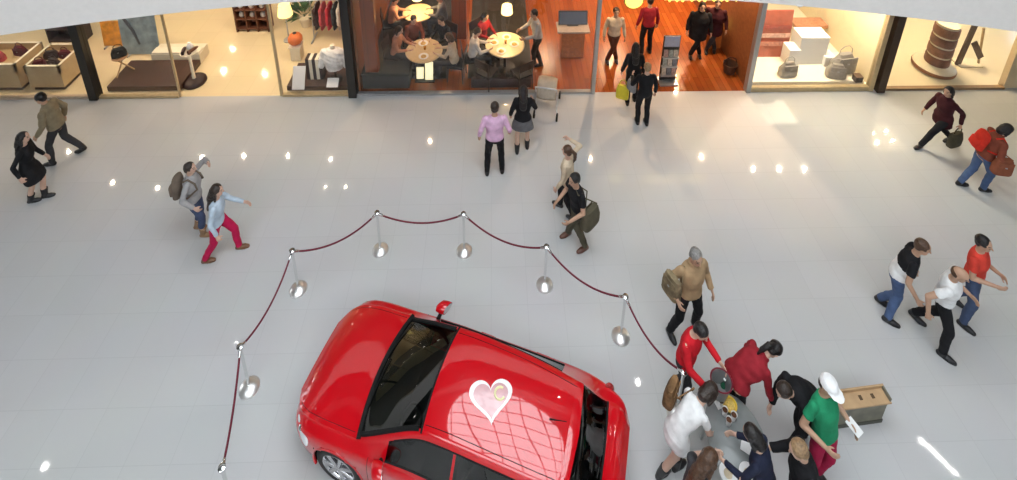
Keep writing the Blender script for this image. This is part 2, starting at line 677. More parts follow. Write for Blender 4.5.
# warm light inside the shops (ceiling panels that the shops have)
def ceiling_panel(x, y, z, w, d, energy, col, label):
    t = thing('ceiling_panel', label, 'ceiling light', (x, y, z))
    Geo().box((0, 0, -0.012), (w+0.06, d+0.06, 0.024)).build('panel_frame', M_white, t)
    la = bpy.data.lights.new('panel_glow', 'AREA')
    la.shape = 'RECTANGLE'
    la.size, la.size_y = w, d
    la.energy = energy
    la.color = col
    o = bpy.data.objects.new('panel_glow', la)
    COL.objects.link(o)
    o.location = (0, 0, -0.03)
    o.parent = t
    o.visible_glossy = True
    return t


WARM = (1.0, 0.74, 0.42)
g1, g2 = mirrored(776, 112, 3.44), mirrored(881, 138, 3.44)
for x, y, e, c, l in ((g1[0], g1[1], 26, (1, .86, .62), 'bright ceiling panel over the white window display'),
                      (g2[0], g2[1], 11, (1, .78, .46), 'warm ceiling panel over the banded display column')):
    ceiling_panel(x, y, 3.44, 1.0, 1.0, e, c, l)


# ------------------------------------------------------------------ people
SKIN = {k: mat('skin_'+k, c, 0.55, vary=0.05) for k, c in dict(fair=(0.62, 0.40, 0.30), tan=(0.50, 0.30, 0.20), dark=(0.35, 0.20, 0.13)).items()}
M_eye = mat('eye_dark', (0.03, 0.02, 0.015), 0.3)
M_lip = mat('lips', (0.42, 0.16, 0.14), 0.5)
HAIR = {k: mat('hair_'+k, c, 0.45, vary=0.35, scale=40, bump=0.6) for k, c in dict(black=(0.012, 0.010, 0.010), dark=(0.028, 0.017, 0.012), brown=(0.075, 0.036, 0.018), light=(0.30, 0.19, 0.10), grey=(0.22, 0.21, 0.20)).items()}


def knee(hip, ank, l1, l2, pole):
    d = ank-hip
    L = np.linalg.norm(d)
    L = min(L, (l1+l2)*0.999)
    u = unit(d)
    a = (l1*l1-l2*l2+L*L)/(2*L)
    h = math.sqrt(max(0, l1*l1-a*a))
    p = pole-u*np.dot(pole, u)
    return hip+u*a+unit(p)*h


def wrinkle(amp, k=1.0):
    def fn(co, nr):
        w = (np.sin(co[:, 2]*46*k+co[:, 0]*21)+np.sin(co[:, 2]*29*k-co[:, 1]*33+1.3)+0.7*np.sin(co[:, 0]*52+co[:, 1]*47+co[:, 2]*17))/2.7
        return co+nr*(w*amp)[:, None]
    return fn


def person(label, L, R, head=0, H=1.74, lean=4, tilt=0, bend=0, twist=0, pel=(0, 0), seat=None, liftL=0, liftR=0,
           armL=None, armR=None, look=0, nod=0, skin='fair', hair='black', style='short', top='white', sleeve='long', sleeve_skin=None,
           bottom='trousers', bcol='black', shoes='black', boots=False, woman=False, fat=1.0, top_hem=-0.02, jacket=False, group=None,
           bands=None, hem=0.55, extra=None, fine=0.0095, dress=None, grip=0.6):
    """L, R: feet on the floor (x, y in metres). Body frame: x forward, y left, z up."""
    s = H/1.75
    h = rad(head)
    fw, lf = V(math.cos(h), math.sin(h)), V(-math.sin(h), math.cos(h))
    L, R = np.asarray(L[:2], float), np.asarray(R[:2], float)
    mid = (L+R)/2
    fl = [V(np.dot(q-mid, fw), np.dot(q-mid, lf), 0) for q in (L, R)]
    lift = [liftL, liftR]
    ank = [V(fl[i][0]-0.02*s, fl[i][1], 0.085*s+lift[i]) for i in (0, 1)]
    l1, l2 = 0.43*s, 0.42*s
    if seat is None:
        px, py = pel
        zp = 0.95*s
        for i, sd in ((0, 1), (1, -1)):
            dx, dy = ank[i][0]-px, ank[i][1]-py-sd*0.09*s
            q = (0.985*(l1+l2))**2-dx*dx-dy*dy
            zp = min(zp, ank[i][2]+math.sqrt(max(q, 0.15))+0.02*s)
    else:
        px, py, zp = seat
    P = V(px, py, zp)
    le, ti, be, tw = rad(lean), rad(tilt), rad(bend), rad(twist)
    def axes(l):
        u = V(math.sin(l)*math.cos(ti), math.sin(ti), math.cos(l)*math.cos(ti))
        f = V(math.cos(l), 0, -math.sin(l))
        f = unit(f-u*np.dot(f, u))
        l_ = np.cross(u, f)
        return u, f, l_
    u0, f0, y0 = axes(le*0.5)
    u1, f1, y1 = axes(le+be*0.5)
    u2, f2, y2 = axes(le+be)
    f2, y2 = f2*math.cos(tw)+y2*math.sin(tw), y2*math.cos(tw)-f2*math.sin(tw)
    W = P+u0*0.13*s
    Ch = W+u1*0.19*s
    N = Ch+u2*0.20*s
    uh, fh, yh = axes(le*0.6+be*0.75+rad(nod))
    lk = rad(look)+tw
    fh, yh = fh*math.cos(lk)+yh*math.sin(lk), yh*math.cos(lk)-fh*math.sin(lk)
    HC = N+unit(u2+uh)*0.075*s+uh*0.105*s+fh*0.02*s
    sw = (0.158 if woman else 0.180)*s*(0.5+0.5*fat)
    hw = 0.092*s
    sh = [N-u2*0.055*s+y2*sw, N-u2*0.055*s-y2*sw]
    hip = [P+V(0, hw, -0.02*s), P+V(0, -hw, -0.02*s)]
    out_dir = [y2, -y2]
    kn = [knee(hip[i], ank[i], l1, l2, V(1, 0.12*(1, -1)[i], 0.1)) for i in (0, 1)]
    a1, a2 = 0.285*s, 0.255*s
    hands, elb = [], []
    defaults = [(0.05, 0.10, -0.52), (0.05, 0.10, -0.52)]
    for i, a in enumerate((armL, armR)):
        a = a or defaults[i]
        t = sh[i]+(f2*a[0]+out_dir[i]*a[1]+V(0, 0, 1)*a[2])*s
        d = t-sh[i]
        if np.linalg.norm(d) > 0.53*s:
            t = sh[i]+unit(d)*0.53*s
        pole = -f2*1.0+out_dir[i]*0.5-V(0, 0, 1)*0.6
        elb.append(knee(sh[i], t, a1, a2, pole))
        hands.append(t)
    b = fat
    # ---- body
    g = Geo()
    wa = (0.088, 0.122) if woman else (0.10, 0.138)
    hp = (0.115, 0.168) if woman else (0.112, 0.158)
    ch = (0.112, 0.148) if woman else (0.118, 0.165)
    def torso(k=1.0, add=0.0, lo=-0.10):
        return [(P+u0*lo*s, f0*(hp[0]*0.80*s*b+add), y0*(hp[1]*0.86*s*b+add)),
                (P+u0*0.0, f0*(hp[0]*s*b+add), y0*(hp[1]*s*b+add)),
                (W, f1*(wa[0]*s*b+add), y1*(wa[1]*s*b+add)),
                ((W+Ch)/2+f1*0.008*s, f1*(0.108*s*b+add), y1*((wa[1]+ch[1])/2*s*b+add)),
                (Ch+f2*(0.02 if woman else 0.008)*s, f2*(ch[0]*s*b+add), y2*(ch[1]*s*b+add)),
                (N-u2*0.085*s, f2*(0.095*s*b+add), y2*(ch[1]*1.02*s+add)),
                (N-u2*0.03*s, f2*(0.07*s+add), y2*(0.115*s+add)),
                (N+u2*0.005*s, f2*(0.055*s+add*0.6), y2*(0.06*s+add*0.6))]
    g.loft(torso(), 18)
    g.cone(N-u2*0.03*s, HC-uh*0.05*s-fh*0.015*s, 0.056*s, 0.052*s)
    g.ball(HC+uh*0.018*s, fh*0.096*s, yh*0.076*s, uh*0.100*s, n=18)
    g.ball(HC-uh*0.055*s+fh*0.026*s, fh*0.062*s, yh*0.058*s, uh*0.062*s, n=14)
    g.cone(HC+fh*0.092*s+uh*0.012*s, HC+fh*0.108*s-uh*0.022*s, 0.009*s, 0.014*s, 8)
    for sd in (1, -1):
        g.ball(HC+yh*sd*0.078*s-fh*0.005*s-uh*0.005*s, fh*0.018*s, yh*0.010*s, uh*0.032*s, n=8)
    for i in (0, 1):
        g.cone(sh[i], elb[i], 0.050*s*(0.85 if woman else 1), 0.041*s)
        g.cone(elb[i], hands[i], 0.041*s, 0.028*s)
        g.cone(hip[i], kn[i], 0.084*s, 0.056*s)
        g.cone(kn[i], kn[i]*0.45+ank[i]*0.55-V(0.012, 0, 0), 0.054*s, 0.050*s)
        g.cone(kn[i]*0.45+ank[i]*0.55-V(0.012, 0, 0), ank[i], 0.050*s, 0.036*s)
        # foot
        toe = V(ank[i][0]+0.145*s, ank[i][1], 0.028*s)
        g.cone(ank[i]-V(0.03*s, 0, 0.045*s), toe, 0.034*s, 0.026*s)
        # hand: palm, four fingers of different lengths, thumb from the side of the palm
        d = unit(hands[i]-elb[i])
        side = unit(np.cross(d, out_dir[i]+f2*0.3))
        if np.dot(side, f2) < 0:
            side = -side
        nrm = np.cross(d, side)
        if np.dot(nrm, out_dir[i]) > 0:
            nrm = -nrm
        w = hands[i]
        g.loft([(w, side*0.027*s, nrm*0.021*s), (w+d*0.04*s, side*0.038*s, nrm*0.018*s), (w+d*0.085*s, side*0.041*s, nrm*0.016*s), (w+d*0.095*s, side*0.034*s, nrm*0.011*s)], 12)
        for q, ln in enumerate((0.068, 0.078, 0.073, 0.056)):
            k0 = w+d*0.085*s+side*(0.030-0.020*q)*s
            dd = unit(d+side*(0.10-0.07*q))
            k1 = k0+unit(dd+nrm*grip*0.7)*ln*0.5*s
            k2 = k1+unit(dd+nrm*grip*1.9)*ln*0.5*s
            g.cone(k0, k1, 0.0105*s, 0.0100*s, 8)
            g.cone(k1, k2, 0.0100*s, 0.0088*s, 8)
        t0 = w+d*0.030*s+side*0.030*s
        t1 = t0+unit(d*0.7+side*0.8+nrm*0.3)*0.040*s
        t2 = t1+unit(d+side*0.2+nrm*0.5)*0.032*s
        g.cone(t0, t1, 0.0125*s, 0.0115*s, 8)
        g.cone(t1, t2, 0.0115*s, 0.0095*s, 8)
    me = remeshed(g, 'person', [SKIN[skin], M_eye, M_lip], fine, 2)
    def loc(c):
        q = c-HC
        return q @ fh/s, q @ yh/s, q @ uh/s
    def eyes(c):
        a, y, z = loc(c)
        return (a > 0.06) & (np.abs(np.abs(y)-0.032) < 0.012) & (np.abs(z-0.012) < 0.008)
    def brows(c):
        a, y, z = loc(c)
        return (a > 0.05) & (np.abs(np.abs(y)-0.034) < 0.018) & (np.abs(z-0.040) < 0.005)
    def lips(c):
        a, y, z = loc(c)
        return (a > 0.05) & (np.abs(y) < 0.026) & (np.abs(z+0.060) < 0.009)
    paint_faces(me, [(1, eyes), (1, brows), (2, lips)])
    root = link('person', me)
    root.location = (mid[0], mid[1], 0)
    root.rotation_euler = (0, 0, h)
    tag(root, label, 'person', group)
    # ---- hair
    hm = HAIR.get(hair)
    if style != 'bald' and style != 'cap':
        g = Geo()
        g.ball(HC-fh*0.018*s+uh*0.040*s, fh*0.098*s, yh*0.087*s, uh*0.092*s, n=18)
        g.ball(HC-fh*0.050*s+uh*0.0*s, fh*0.060*s, yh*0.078*s, uh*0.085*s, n=14)
        if style in ('long', 'bob'):
            ln = 1.0 if style == 'long' else 0.45
            p0 = HC-fh*0.05*s
            p1 = N-f2*0.085*s+u2*0.0
            p2 = p1-u2*0.20*ln*s-f2*0.03*s
            g.cone(p0, p1*ln+p0*(1-ln) if style == 'bob' else p1, 0.085*s, 0.075*s)
            if style == 'long':
                g.loft([(p1+u2*0.03*s, f2*0.045*s, y2*0.095*s), (p2, f2*0.035*s, y2*0.08*s), (p2-u2*0.05*s, f2*0.015*s, y2*0.05*s)], 12)
            for sd in (1, -1):
                g.cone(HC+yh*sd*0.075*s-fh*0.01*s+uh*0.02*s, HC+yh*sd*0.085*s-fh*0.015*s-uh*(0.06+0.09*ln)*s, 0.028*s, 0.022*s, 8)
        elif style == 'pony':
            g.ball(HC-fh*0.115*s+uh*0.04*s, 0.035*s)
            g.tube([HC-fh*0.11*s+uh*0.04*s, HC-fh*0.17*s+uh*0.0*s, HC-fh*0.17*s-uh*0.12*s, HC-fh*0.14*s-uh*0.22*s], [0.03*s, 0.042*s, 0.034*s, 0.012*s], 10)
        elif style == 'bun':
            g.ball(HC-fh*0.10*s+uh*0.11*s, 0.052*s)
        me = remeshed(g, 'hair', [hm], 0.010, 2, wrinkle(0.004, 2.2))
        link('hair', me, root)
    elif style == 'bald':
        g = Geo()
        g.ball(HC-fh*0.040*s+uh*0.0*s, fh*0.068*s, yh*0.083*s, uh*0.070*s, n=14)
        link('hair', remeshed(g, 'hair', [hm], 0.010, 2), root)
    else:
        g = Geo()
        g.ball(HC-fh*0.040*s-uh*0.01*s, fh*0.066*s, yh*0.080*s, uh*0.075*s, n=14)
        link('hair', remeshed(g, 'hair', [hm], 0.010, 2), root)
        g = Geo()
        g.loft([(HC+uh*0.028*s, fh*0.108*s, yh*0.092*s), (HC+uh*0.07*s-fh*0.003*s, fh*0.104*s, yh*0.09*s), (HC+uh*0.115*s-fh*0.006*s, fh*0.078*s, yh*0.07*s), (HC+uh*0.135*s-fh*0.008*s, fh*0.03*s, yh*0.03*s)], 18)
        poly = [(0.05, -0.088), (0.12, -0.080), (0.175, -0.045), (0.19, 0.0), (0.175, 0.045), (0.12, 0.080), (0.05, 0.088)]
        g.prism(poly, HC+uh*0.026*s, fh*s, yh*s, uh*0.012*s-fh*0.0)
        link('cap', remeshed(g, 'cap', [cloth('white_cap', (0.86, 0.86, 0.86))], 0.010, 1), root)
    # ---- clothes
    tm = top if not isinstance(top, str) else cloth(top, CL[top])
    add = (0.030 if jacket else 0.016)*s
    g = Geo()
    tr = torso(add=add, lo=top_hem)
    tr[0] = (P+u0*top_hem*s, f0*(hp[0]*s*b+add), y0*(hp[1]*s*b+add))
    if top_hem > -0.05:
        tr[1] = (P+u0*0.03*s, f0*(hp[0]*s*b+add), y0*(hp[1]*s*b+add))
    g.loft(tr, 20)
    for i in (0, 1):
        r0 = (0.066 if jacket else 0.058)*s*(0.9 if woman else 1)
        if sleeve == 'long':
            g.cone(sh[i]-u2*0.004*s, elb[i], r0, r0*0.88)
            e = hands[i]-unit(hands[i]-elb[i])*0.005*s
            g.cone(elb[i], e, r0*0.88, r0*0.70, rnd=False)
            g.ball(elb[i], r0*0.9, n=10)
        elif sleeve == 'short':
            g.cone(sh[i]-u2*0.004*s, sh[i]*0.42+elb[i]*0.58, r0*1.02, r0*1.06, rnd=False)
            g.ball(sh[i], r0, n=12)
        elif sleeve == 'three':
            g.cone(sh[i], elb[i], r0, r0*0.85)
            g.cone(elb[i], elb[i]*0.6+hands[i]*0.4, r0*0.85, r0*0.8, rnd=False)
    if jacket:
        g.loft([(N-u2*0.01*s, f2*0.075*s, y2*0.082*s), (N+u2*0.045*s-f2*0.005*s, f2*0.078*s, y2*0.078*s)], 14)
    mats = [tm]
    if bands:
        mats.append(cloth(bands[0], CL[bands[0]]))
    nm = 'jacket' if jacket else 'shirt'
    me = remeshed(g, nm, mats, 0.013, 3, wrinkle(0.006 if jacket else 0.004))
    if bands:
        lo_, hi_ = bands[1], bands[2]
        def band(c):
            z = (c-P) @ u1/s
            return (z > lo_) & (z < hi_)
        paint_faces(me, [(1, band)])
    link(nm, me, root)
    bm_ = cloth(bcol, CL[bcol])
    if bottom in ('trousers', 'shorts'):
        g = Geo()
        g.loft([(P-V(0, 0, 0.10*s), V(0.095*s*b, 0, 0), V(0, 0.145*s*b, 0)), (P, f0*(hp[0]*s*b+0.014*s), y0*(hp[1]*s*b+0.014*s)), (W-u0*0.02*s, f0*(wa[0]*s*b+0.012*s), y0*(wa[1]*s*b+0.012*s))], 18)
        for i in (0, 1):
            g.cone(hip[i], kn[i], 0.094*s, 0.068*s)
            if bottom == 'trousers':
                e = ank[i]-unit(ank[i]-kn[i])*(-0.005)
                g.cone(kn[i], kn[i]*0.5+ank[i]*0.5-V(0.01, 0, 0), 0.068*s, 0.064*s)
                g.cone(kn[i]*0.5+ank[i]*0.5-V(0.01, 0, 0), e if not boots else kn[i]*0.4+ank[i]*0.6, 0.064*s, 0.054*s, rnd=False)
        me = remeshed(g, 'trousers', [bm_], 0.012, 3, wrinkle(0.004))
        link('trousers' if bottom == 'trousers' else 'shorts', me, root)
    elif bottom == 'skirt':
        g = Geo()
        kz = P*(1-hem)+(kn[0]+kn[1])/2*hem
        sp = abs(kn[0][1]-kn[1][1])/2*hem
        sx = abs(kn[0][0]-kn[1][0])/2*hem
        g.loft([(kz, V(0.125*s+sx, 0, 0), V(0, 0.175*s+sp, 0)), (P*0.6+kz*0.4, V(0.135*s+sx*0.6, 0, 0), V(0, 0.185*s+sp*0.5, 0)), (P, f0*(hp[0]+0.012)*s, y0*(hp[1]+0.012)*s), (W, f0*(wa[0]+0.010)*s, y0*(wa[1]+0.010)*s)], 20)
        link('skirt', remeshed(g, 'skirt', [bm_], 0.013, 3, wrinkle(0.005)), root)
    sm_ = mat('shoe_'+shoes, CL[shoes], 0.4)
    for i in (0, 1):
        g = Geo()
        a = ank[i]
        z0 = lift[i]
        heel = V(a[0]-0.035*s, a[1], 0.035*s+z0)
        ball_ = V(a[0]+0.085*s, a[1], 0.034*s)
        toe = V(a[0]+0.145*s, a[1], 0.030*s)
        g.cone(heel, ball_, 0.042*s, 0.050*s)
        g.cone(ball_, toe, 0.050*s, 0.036*s)
        g.cone(a-V(0.01*s, 0, 0.02*s), a+V(0.0, 0, 0.012*s), 0.052*s, 0.050*s)
        if boots:
            q = kn[i]*0.35+a*0.65
            g.cone(a, q, 0.052*s, 0.066*s, rnd=False)
        def flat(co, nr):
            co = co.copy()
            co[:, 2] = np.maximum(co[:, 2], 0.0)
            return co
        link('boot' if boots else 'shoe', remeshed(g, 'shoe', [sm_], 0.011, 1, flat), root)
    ca, sa = math.cos(h), math.sin(h)
    def world(p):
        return V(mid[0]+p[0]*ca-p[1]*sa, mid[1]+p[0]*sa+p[1]*ca, p[2])
    def wdir(p):
        return V(p[0]*ca-p[1]*sa, p[0]*sa+p[1]*ca, p[2])
    return dict(root=root, handL=world(hands[0]), handR=world(hands[1]), shL=world(sh[0]), shR=world(sh[1]), chest=world(Ch), neck=world(N), head=world(HC),
                pelvis=world(P), f=wdir(f2), l=wdir(y2), u=wdir(u2), h=h, s=s)


CL = dict(white=(0.80, 0.80, 0.80), black=(0.013, 0.013, 0.015), navy=(0.018, 0.022, 0.045), charcoal=(0.045, 0.045, 0.05), pink=(0.70, 0.44, 0.62), red=(0.58, 0.015, 0.025),
          coral=(0.68, 0.06, 0.04), crimson=(0.36, 0.012, 0.055), jeans=(0.060, 0.085, 0.16), bluejeans=(0.075, 0.12, 0.24), khaki=(0.27, 0.22, 0.14), tan=(0.40, 0.27, 0.15),
          olive=(0.085, 0.075, 0.05), greyt=(0.36, 0.35, 0.35), grey=(0.15, 0.15, 0.16), brown=(0.12, 0.05, 0.03), rust=(0.22, 0.06, 0.035), burgundy=(0.05, 0.012, 0.016),
          paleblue=(0.50, 0.60, 0.70), green=(0.02, 0.26, 0.12), tanboot=(0.28, 0.16, 0.08), brownboot=(0.16, 0.07, 0.03), cream=(0.62, 0.50, 0.36), sneaker=(0.65, 0.65, 0.63),
          wine=(0.30, 0.02, 0.03), taupe=(0.20, 0.15, 0.12))


def bag_at(name, label, cat, centre, yaw, size, m, strap_to=None, taper=0.85, group=None):
    """a soft bag with flap, handle or strap; centre is the middle of the body"""
    t = thing(name, label, cat, (centre[0], centre[1], centre[2]-size[2]/2), yaw, group)
    w, d, h = size
    g = Geo()
    def sq(a, b, z, p=0.72):
        return z, a, b
    n = 20
    vs, fs = [], []
    prof = [(0.0, 0.94), (0.06, 1.0), (0.5, 1.0), (0.9, taper), (1.0, taper*0.86)]
    for z, k in prof:
        for q in range(n):
            a = 2*math.pi*q/n
            c_, s_ = math.cos(a), math.sin(a)
            vs.append((w/2*k*math.copysign(abs(c_)**0.55, c_), d/2*(k if z < 0.9 else k*0.7)*math.copysign(abs(s_)**0.55, s_), z*h))
    for i in range(len(prof)-1):
        for q in range(n):
            fs.append((i*n+q, i*n+(q+1) % n, (i+1)*n+(q+1) % n, (i+1)*n+q))
    fs.append(tuple(range(n-1, -1, -1)))
    fs.append(tuple(range((len(prof)-1)*n, len(prof)*n)))
    g.add(vs, fs)
    g.build('bag_body', m, t, smooth=True)
    # flap and clasp
    f = Geo().box((0, -d*0.44, h*0.74), (w*0.78, d*0.10, h*0.34)).build('flap', m, t, bevel=0.01)
    Geo().box((0, -d*0.51, h*0.60), (w*0.10, d*0.05, h*0.06)).build('clasp', M_greym, f)
    if strap_to is None:
        pts = [(-w*0.28, 0, h*0.95), (-w*0.25, 0, h*1.25), (-w*0.10, 0, h*1.42), (w*0.10, 0, h*1.42), (w*0.25, 0, h*1.25), (w*0.28, 0, h*0.95)]
        Geo().tube(pts, 0.010).build('handle', m, t, smooth=True)
    else:
        ca, sa = math.cos(-yaw), math.sin(-yaw)
        def loc(p):
            p = np.asarray(p)-V(centre[0], centre[1], centre[2]-h/2)
            return V(p[0]*ca-p[1]*sa, p[0]*sa+p[1]*ca, p[2])
        pts = [(-w*0.42, 0, h*0.95)]+[loc(p) for p in strap_to]+[(w*0.42, 0, h*0.95)]
        Geo().tube(pts, 0.011).build('strap', m, t, smooth=True)
    return t


def backpack_on(P, label, m, size=(0.30, 0.17, 0.42), drop=0.02):
    f, l, u = P['f'], P['l'], P['u']
    c = P['chest']-f*(0.155+size[1]/2)*P['s']-u*drop
    t = thing('backpack', label, 'backpack', c)
    g = Geo()
    w, d, h = size
    g.loft([(-u*h*0.5, f*d*0.42, l*w*0.42), (-u*h*0.44, f*d*0.5, l*w*0.5), (u*h*0.2, f*d*0.5, l*w*0.5), (u*h*0.42, f*d*0.38, l*w*0.42), (u*h*0.5, f*d*0.2, l*w*0.26)], 20)
    g.build('pack_body', m, t, smooth=True)
    g = Geo()
    k = -f*d*0.5
    g.loft([(k-u*h*0.38, f*0.05, l*w*0.34), (k-u*h*0.02, f*0.055, l*w*0.36), (k+u*h*0.03, f*0.03, l*w*0.3)], 16)
    g.build('front_pocket', m, t, smooth=True)
    for sd in (1, -1):
        pts = []
        for q in (P['neck']-f*0.10-u*0.05+l*sd*0.09, P['neck']+l*sd*0.105+u*0.022, P['neck']+f*0.11-u*0.07+l*sd*0.11, P['chest']+f*0.145+l*sd*0.12, P['chest']+l*sd*0.19-u*0.12, P['chest']-f*0.13+l*sd*0.13-u*0.14):
            pts.append(q-c)
        Geo().tube(pts, 0.016).build('shoulder_strap', m, t, smooth=True)
    return t


G = ground
PEOPLE = {}


def P_(key, *a, **k):
    PEOPLE[key] = person(*a, **k)
    return PEOPLE[key]


# --- walkers by the beige shop
P_('dress', 'woman with long dark hair in a short black dress and dark boots', G(47, 197), G(33, 202), head=15, H=1.66, lean=8, woman=True, hair='black', style='long',
   top='black', sleeve='long', bottom='skirt', bcol='black', shoes='black', boots=True, armL=(0.12, 0.10, -0.48), armR=(-0.05, 0.14, -0.48), hem=0.8, skin='fair', top_hem=-0.05)
P_('khaki', 'person in a khaki jacket and dark scarf striding past the beige shop, long step', G(52, 165), G(83, 152), head=188, H=1.76, lean=8, top='khaki', jacket=True, bcol='charcoal', shoes='black', hair='black', style='short',
   liftR=0.06, armL=(0.16, 0.08, -0.46), armR=(-0.05, 0.10, -0.50), nod=10, skin='tan')
# --- two women near the middle left
w = P_('scarf', 'woman in a grey top and jeans with tan boots, wearing a taupe backpack', G(199, 228), G(205, 236), head=5, H=1.66, lean=4, woman=True, hair='dark', style='short', top='greyt', jacket=True, bcol='jeans', shoes='tanboot', boots=True,
       armL=(0.22, 0.10, 0.08), armR=(0.1, 0.12, -0.42), skin='fair')
backpack_on(w, 'taupe backpack on the back of the woman in the grey top', cloth('taupe_pack', (0.17, 0.13, 0.10)))
CL['brightcrimson'] = (0.52, 0.012, 0.075)
P_('redtrousers', 'woman in a pale blue shirt and bright crimson trousers striding, long brown hair', G(241, 248), G(207, 262), head=8, H=1.68, lean=10, woman=True, hair='dark', style='long', top='paleblue', bcol='brightcrimson', shoes='brownboot',
   liftR=0.0, armL=(0.36, 0.06, -0.30), armR=(0.02, 0.12, -0.50), skin='fair')
# --- couple in front of the restaurant
P_('pink', 'man in a pink shirt and dark trousers seen from behind in front of the restaurant', G(487, 173), G(502, 171), head=92, H=1.78, lean=2, top='pink', bcol='black', shoes='black', hair='dark', style='short', fat=1.08,
   armL=(0.06, 0.12, -0.50), armR=(0.10, 0.12, -0.46), skin='tan')
P_('skirt', 'woman in a black jacket, grey skirt and black boots beside the man in pink', G(517, 152), G(527, 147), head=88, H=1.66, lean=5, woman=True, hair='black', style='long', top='black', jacket=True, bottom='skirt', bcol='grey', hem=0.75, shoes='black', boots=True,
   armL=(0.06, 0.12, -0.48), armR=(0.30, 0.08, -0.26), skin='fair')
# --- pair walking past the ropes
P_('ponytail', 'light-haired woman in a pale top with one hand raised, walking behind the man in black', G(573, 220), G(559, 206), head=150, H=1.66, lean=4, woman=True, hair='brown', style='pony', top='cream', bcol='black', shoes='charcoal',
   liftR=0.0, armR=(0.12, 0.20, 0.16), armL=(0.1, 0.1, -0.5), skin='fair')
w = P_('blacktee', 'man in a black top and olive trousers stepping past the rope barrier', G(567, 235), G(584, 250), head=205, H=1.76, lean=10, top='black', sleeve='short', bcol='olive', shoes='brown', hair='black', style='short',
       armL=(0.24, 0.04, -0.34), armR=(0.22, 0.04, -0.36), skin='tan')
bag_at('shoulder_bag', 'large olive shoulder bag at the hip of the man in the black top', 'bag', w['pelvis']-w['f']*0.10+w['l']*0.24+V(0, 0, -0.03), w['h']+0.3, (0.40, 0.20, 0.36), cloth('olive_bag', (0.10, 0.088, 0.058)),
       [w['neck']+w['l']*0.15+w['f']*0.05, w['neck']-w['l']*0.08+w['u']*0.03, w['chest']-w['f']*0.18+w['l']*0.05])
# --- far right walkers
w = P_('burgundy', 'person in a dark burgundy coat walking along the bright shop front with a bag', G(919, 148), G(948, 141), head=195, H=1.72, lean=10, woman=True, top='burgundy', jacket=True, top_hem=-0.22, bcol='black', shoes='black', hair='black', style='bob',
       liftR=0.03, armL=(-0.16, 0.14, -0.48), armR=(0.12, 0.12, -0.46), skin='tan')
bag_at('handbag', 'olive brown handbag carried by the person in the burgundy coat', 'bag', w['handL']-V(0, 0, 0.40), w['h'], (0.36, 0.14, 0.34), cloth('olive_bag', (0.10, 0.088, 0.058)))
w = P_('rust', 'person in a rust brown jacket and blue jeans walking at the hall edge', G(960, 185), G(983, 191), head=350, H=1.74, lean=16, top='rust', jacket=True, bcol='bluejeans', shoes='black', hair='black', style='bob', armL=(0.24, 0.08, -0.40), armR=(0.05, 0.14, -0.46), skin='tan', nod=15)
backpack_on(w, 'bright red backpack on the person in the rust jacket', cloth('red_pack', (0.60, 0.035, 0.02)), (0.30, 0.17, 0.40))
bag_at('shoulder_bag', 'puffy rust brown shoulder bag of the jeans walker', 'bag', w['pelvis']-w['l']*0.30+w['f']*0.12+V(0, 0, 0.08), w['h'], (0.34, 0.18, 0.34), cloth('rust_bag', (0.26, 0.085, 0.045)),
       [w['chest']-w['l']*0.14+w['f']*0.12, w['neck']+w['l']*0.12+w['u']*0.02, w['chest']+w['f']*-0.16])
# --- three men on the right
P_('blacksleeve', 'man in a white T-shirt with black shoulders and jeans, first of three men walking', G(888, 322), G(880, 303), head=-35, H=1.80, lean=14, top='white', sleeve='short', bands=('black', 0.24, 0.9), bcol='bluejeans', shoes='black', hair='brown', style='short',
   armL=(0.10, 0.10, -0.46), armR=(0.14, 0.10, -0.44), skin='tan', liftR=0.03)
P_('whiteshirt', 'man in a white shirt and black trousers with a long stride between two others', G(914, 319), G(943, 357), head=-48, H=1.82, lean=0, tilt=-13, top='white', sleeve='short', bcol='black', shoes='black', hair='brown', style='bald', fat=1.05,
   liftL=0.05, armL=(0.22, 0.06, -0.34), armR=(-0.12, 0.12, -0.42), skin='tan', nod=10)
P_('coral', 'man in a coral red T-shirt and dark jeans, hands held out in front', G(952, 300), G(963, 327), head=-58, H=1.80, lean=-4, tilt=-9, top='coral', sleeve='short', bcol='jeans', shoes='black', hair='black', style='short',
   liftL=0.04, armL=(0.26, -0.10, -0.22), armR=(0.28, -0.06, -0.26), skin='tan')
# --- man with tan jacket
w = P_('tanjacket', 'grey-haired man in a tan jacket and black trousers standing beside the last rope', G(695, 327), G(670, 335), head=-75, H=1.80, lean=-4, top='tan', jacket=True, bcol='black', shoes='black', hair='grey', style='short', armL=(0.10, 0.14, -0.48), armR=(0.16, 0.14, -0.34), skin='tan', nod=10)
bag_at('shoulder_bag', 'khaki patterned shoulder bag on the arm of the man in the tan jacket', 'bag', w['chest']-w['l']*0.33-V(0, 0, 0.10), w['h']+0.2, (0.32, 0.16, 0.36), cloth('camo_bag', (0.22, 0.17, 0.10), 0.5),
       [w['chest']-w['l']*0.24+w['f']*0.10, w['neck']-w['l']*0.15+w['u']*0.0, w['chest']-w['l']*0.22-w['f']*0.12])
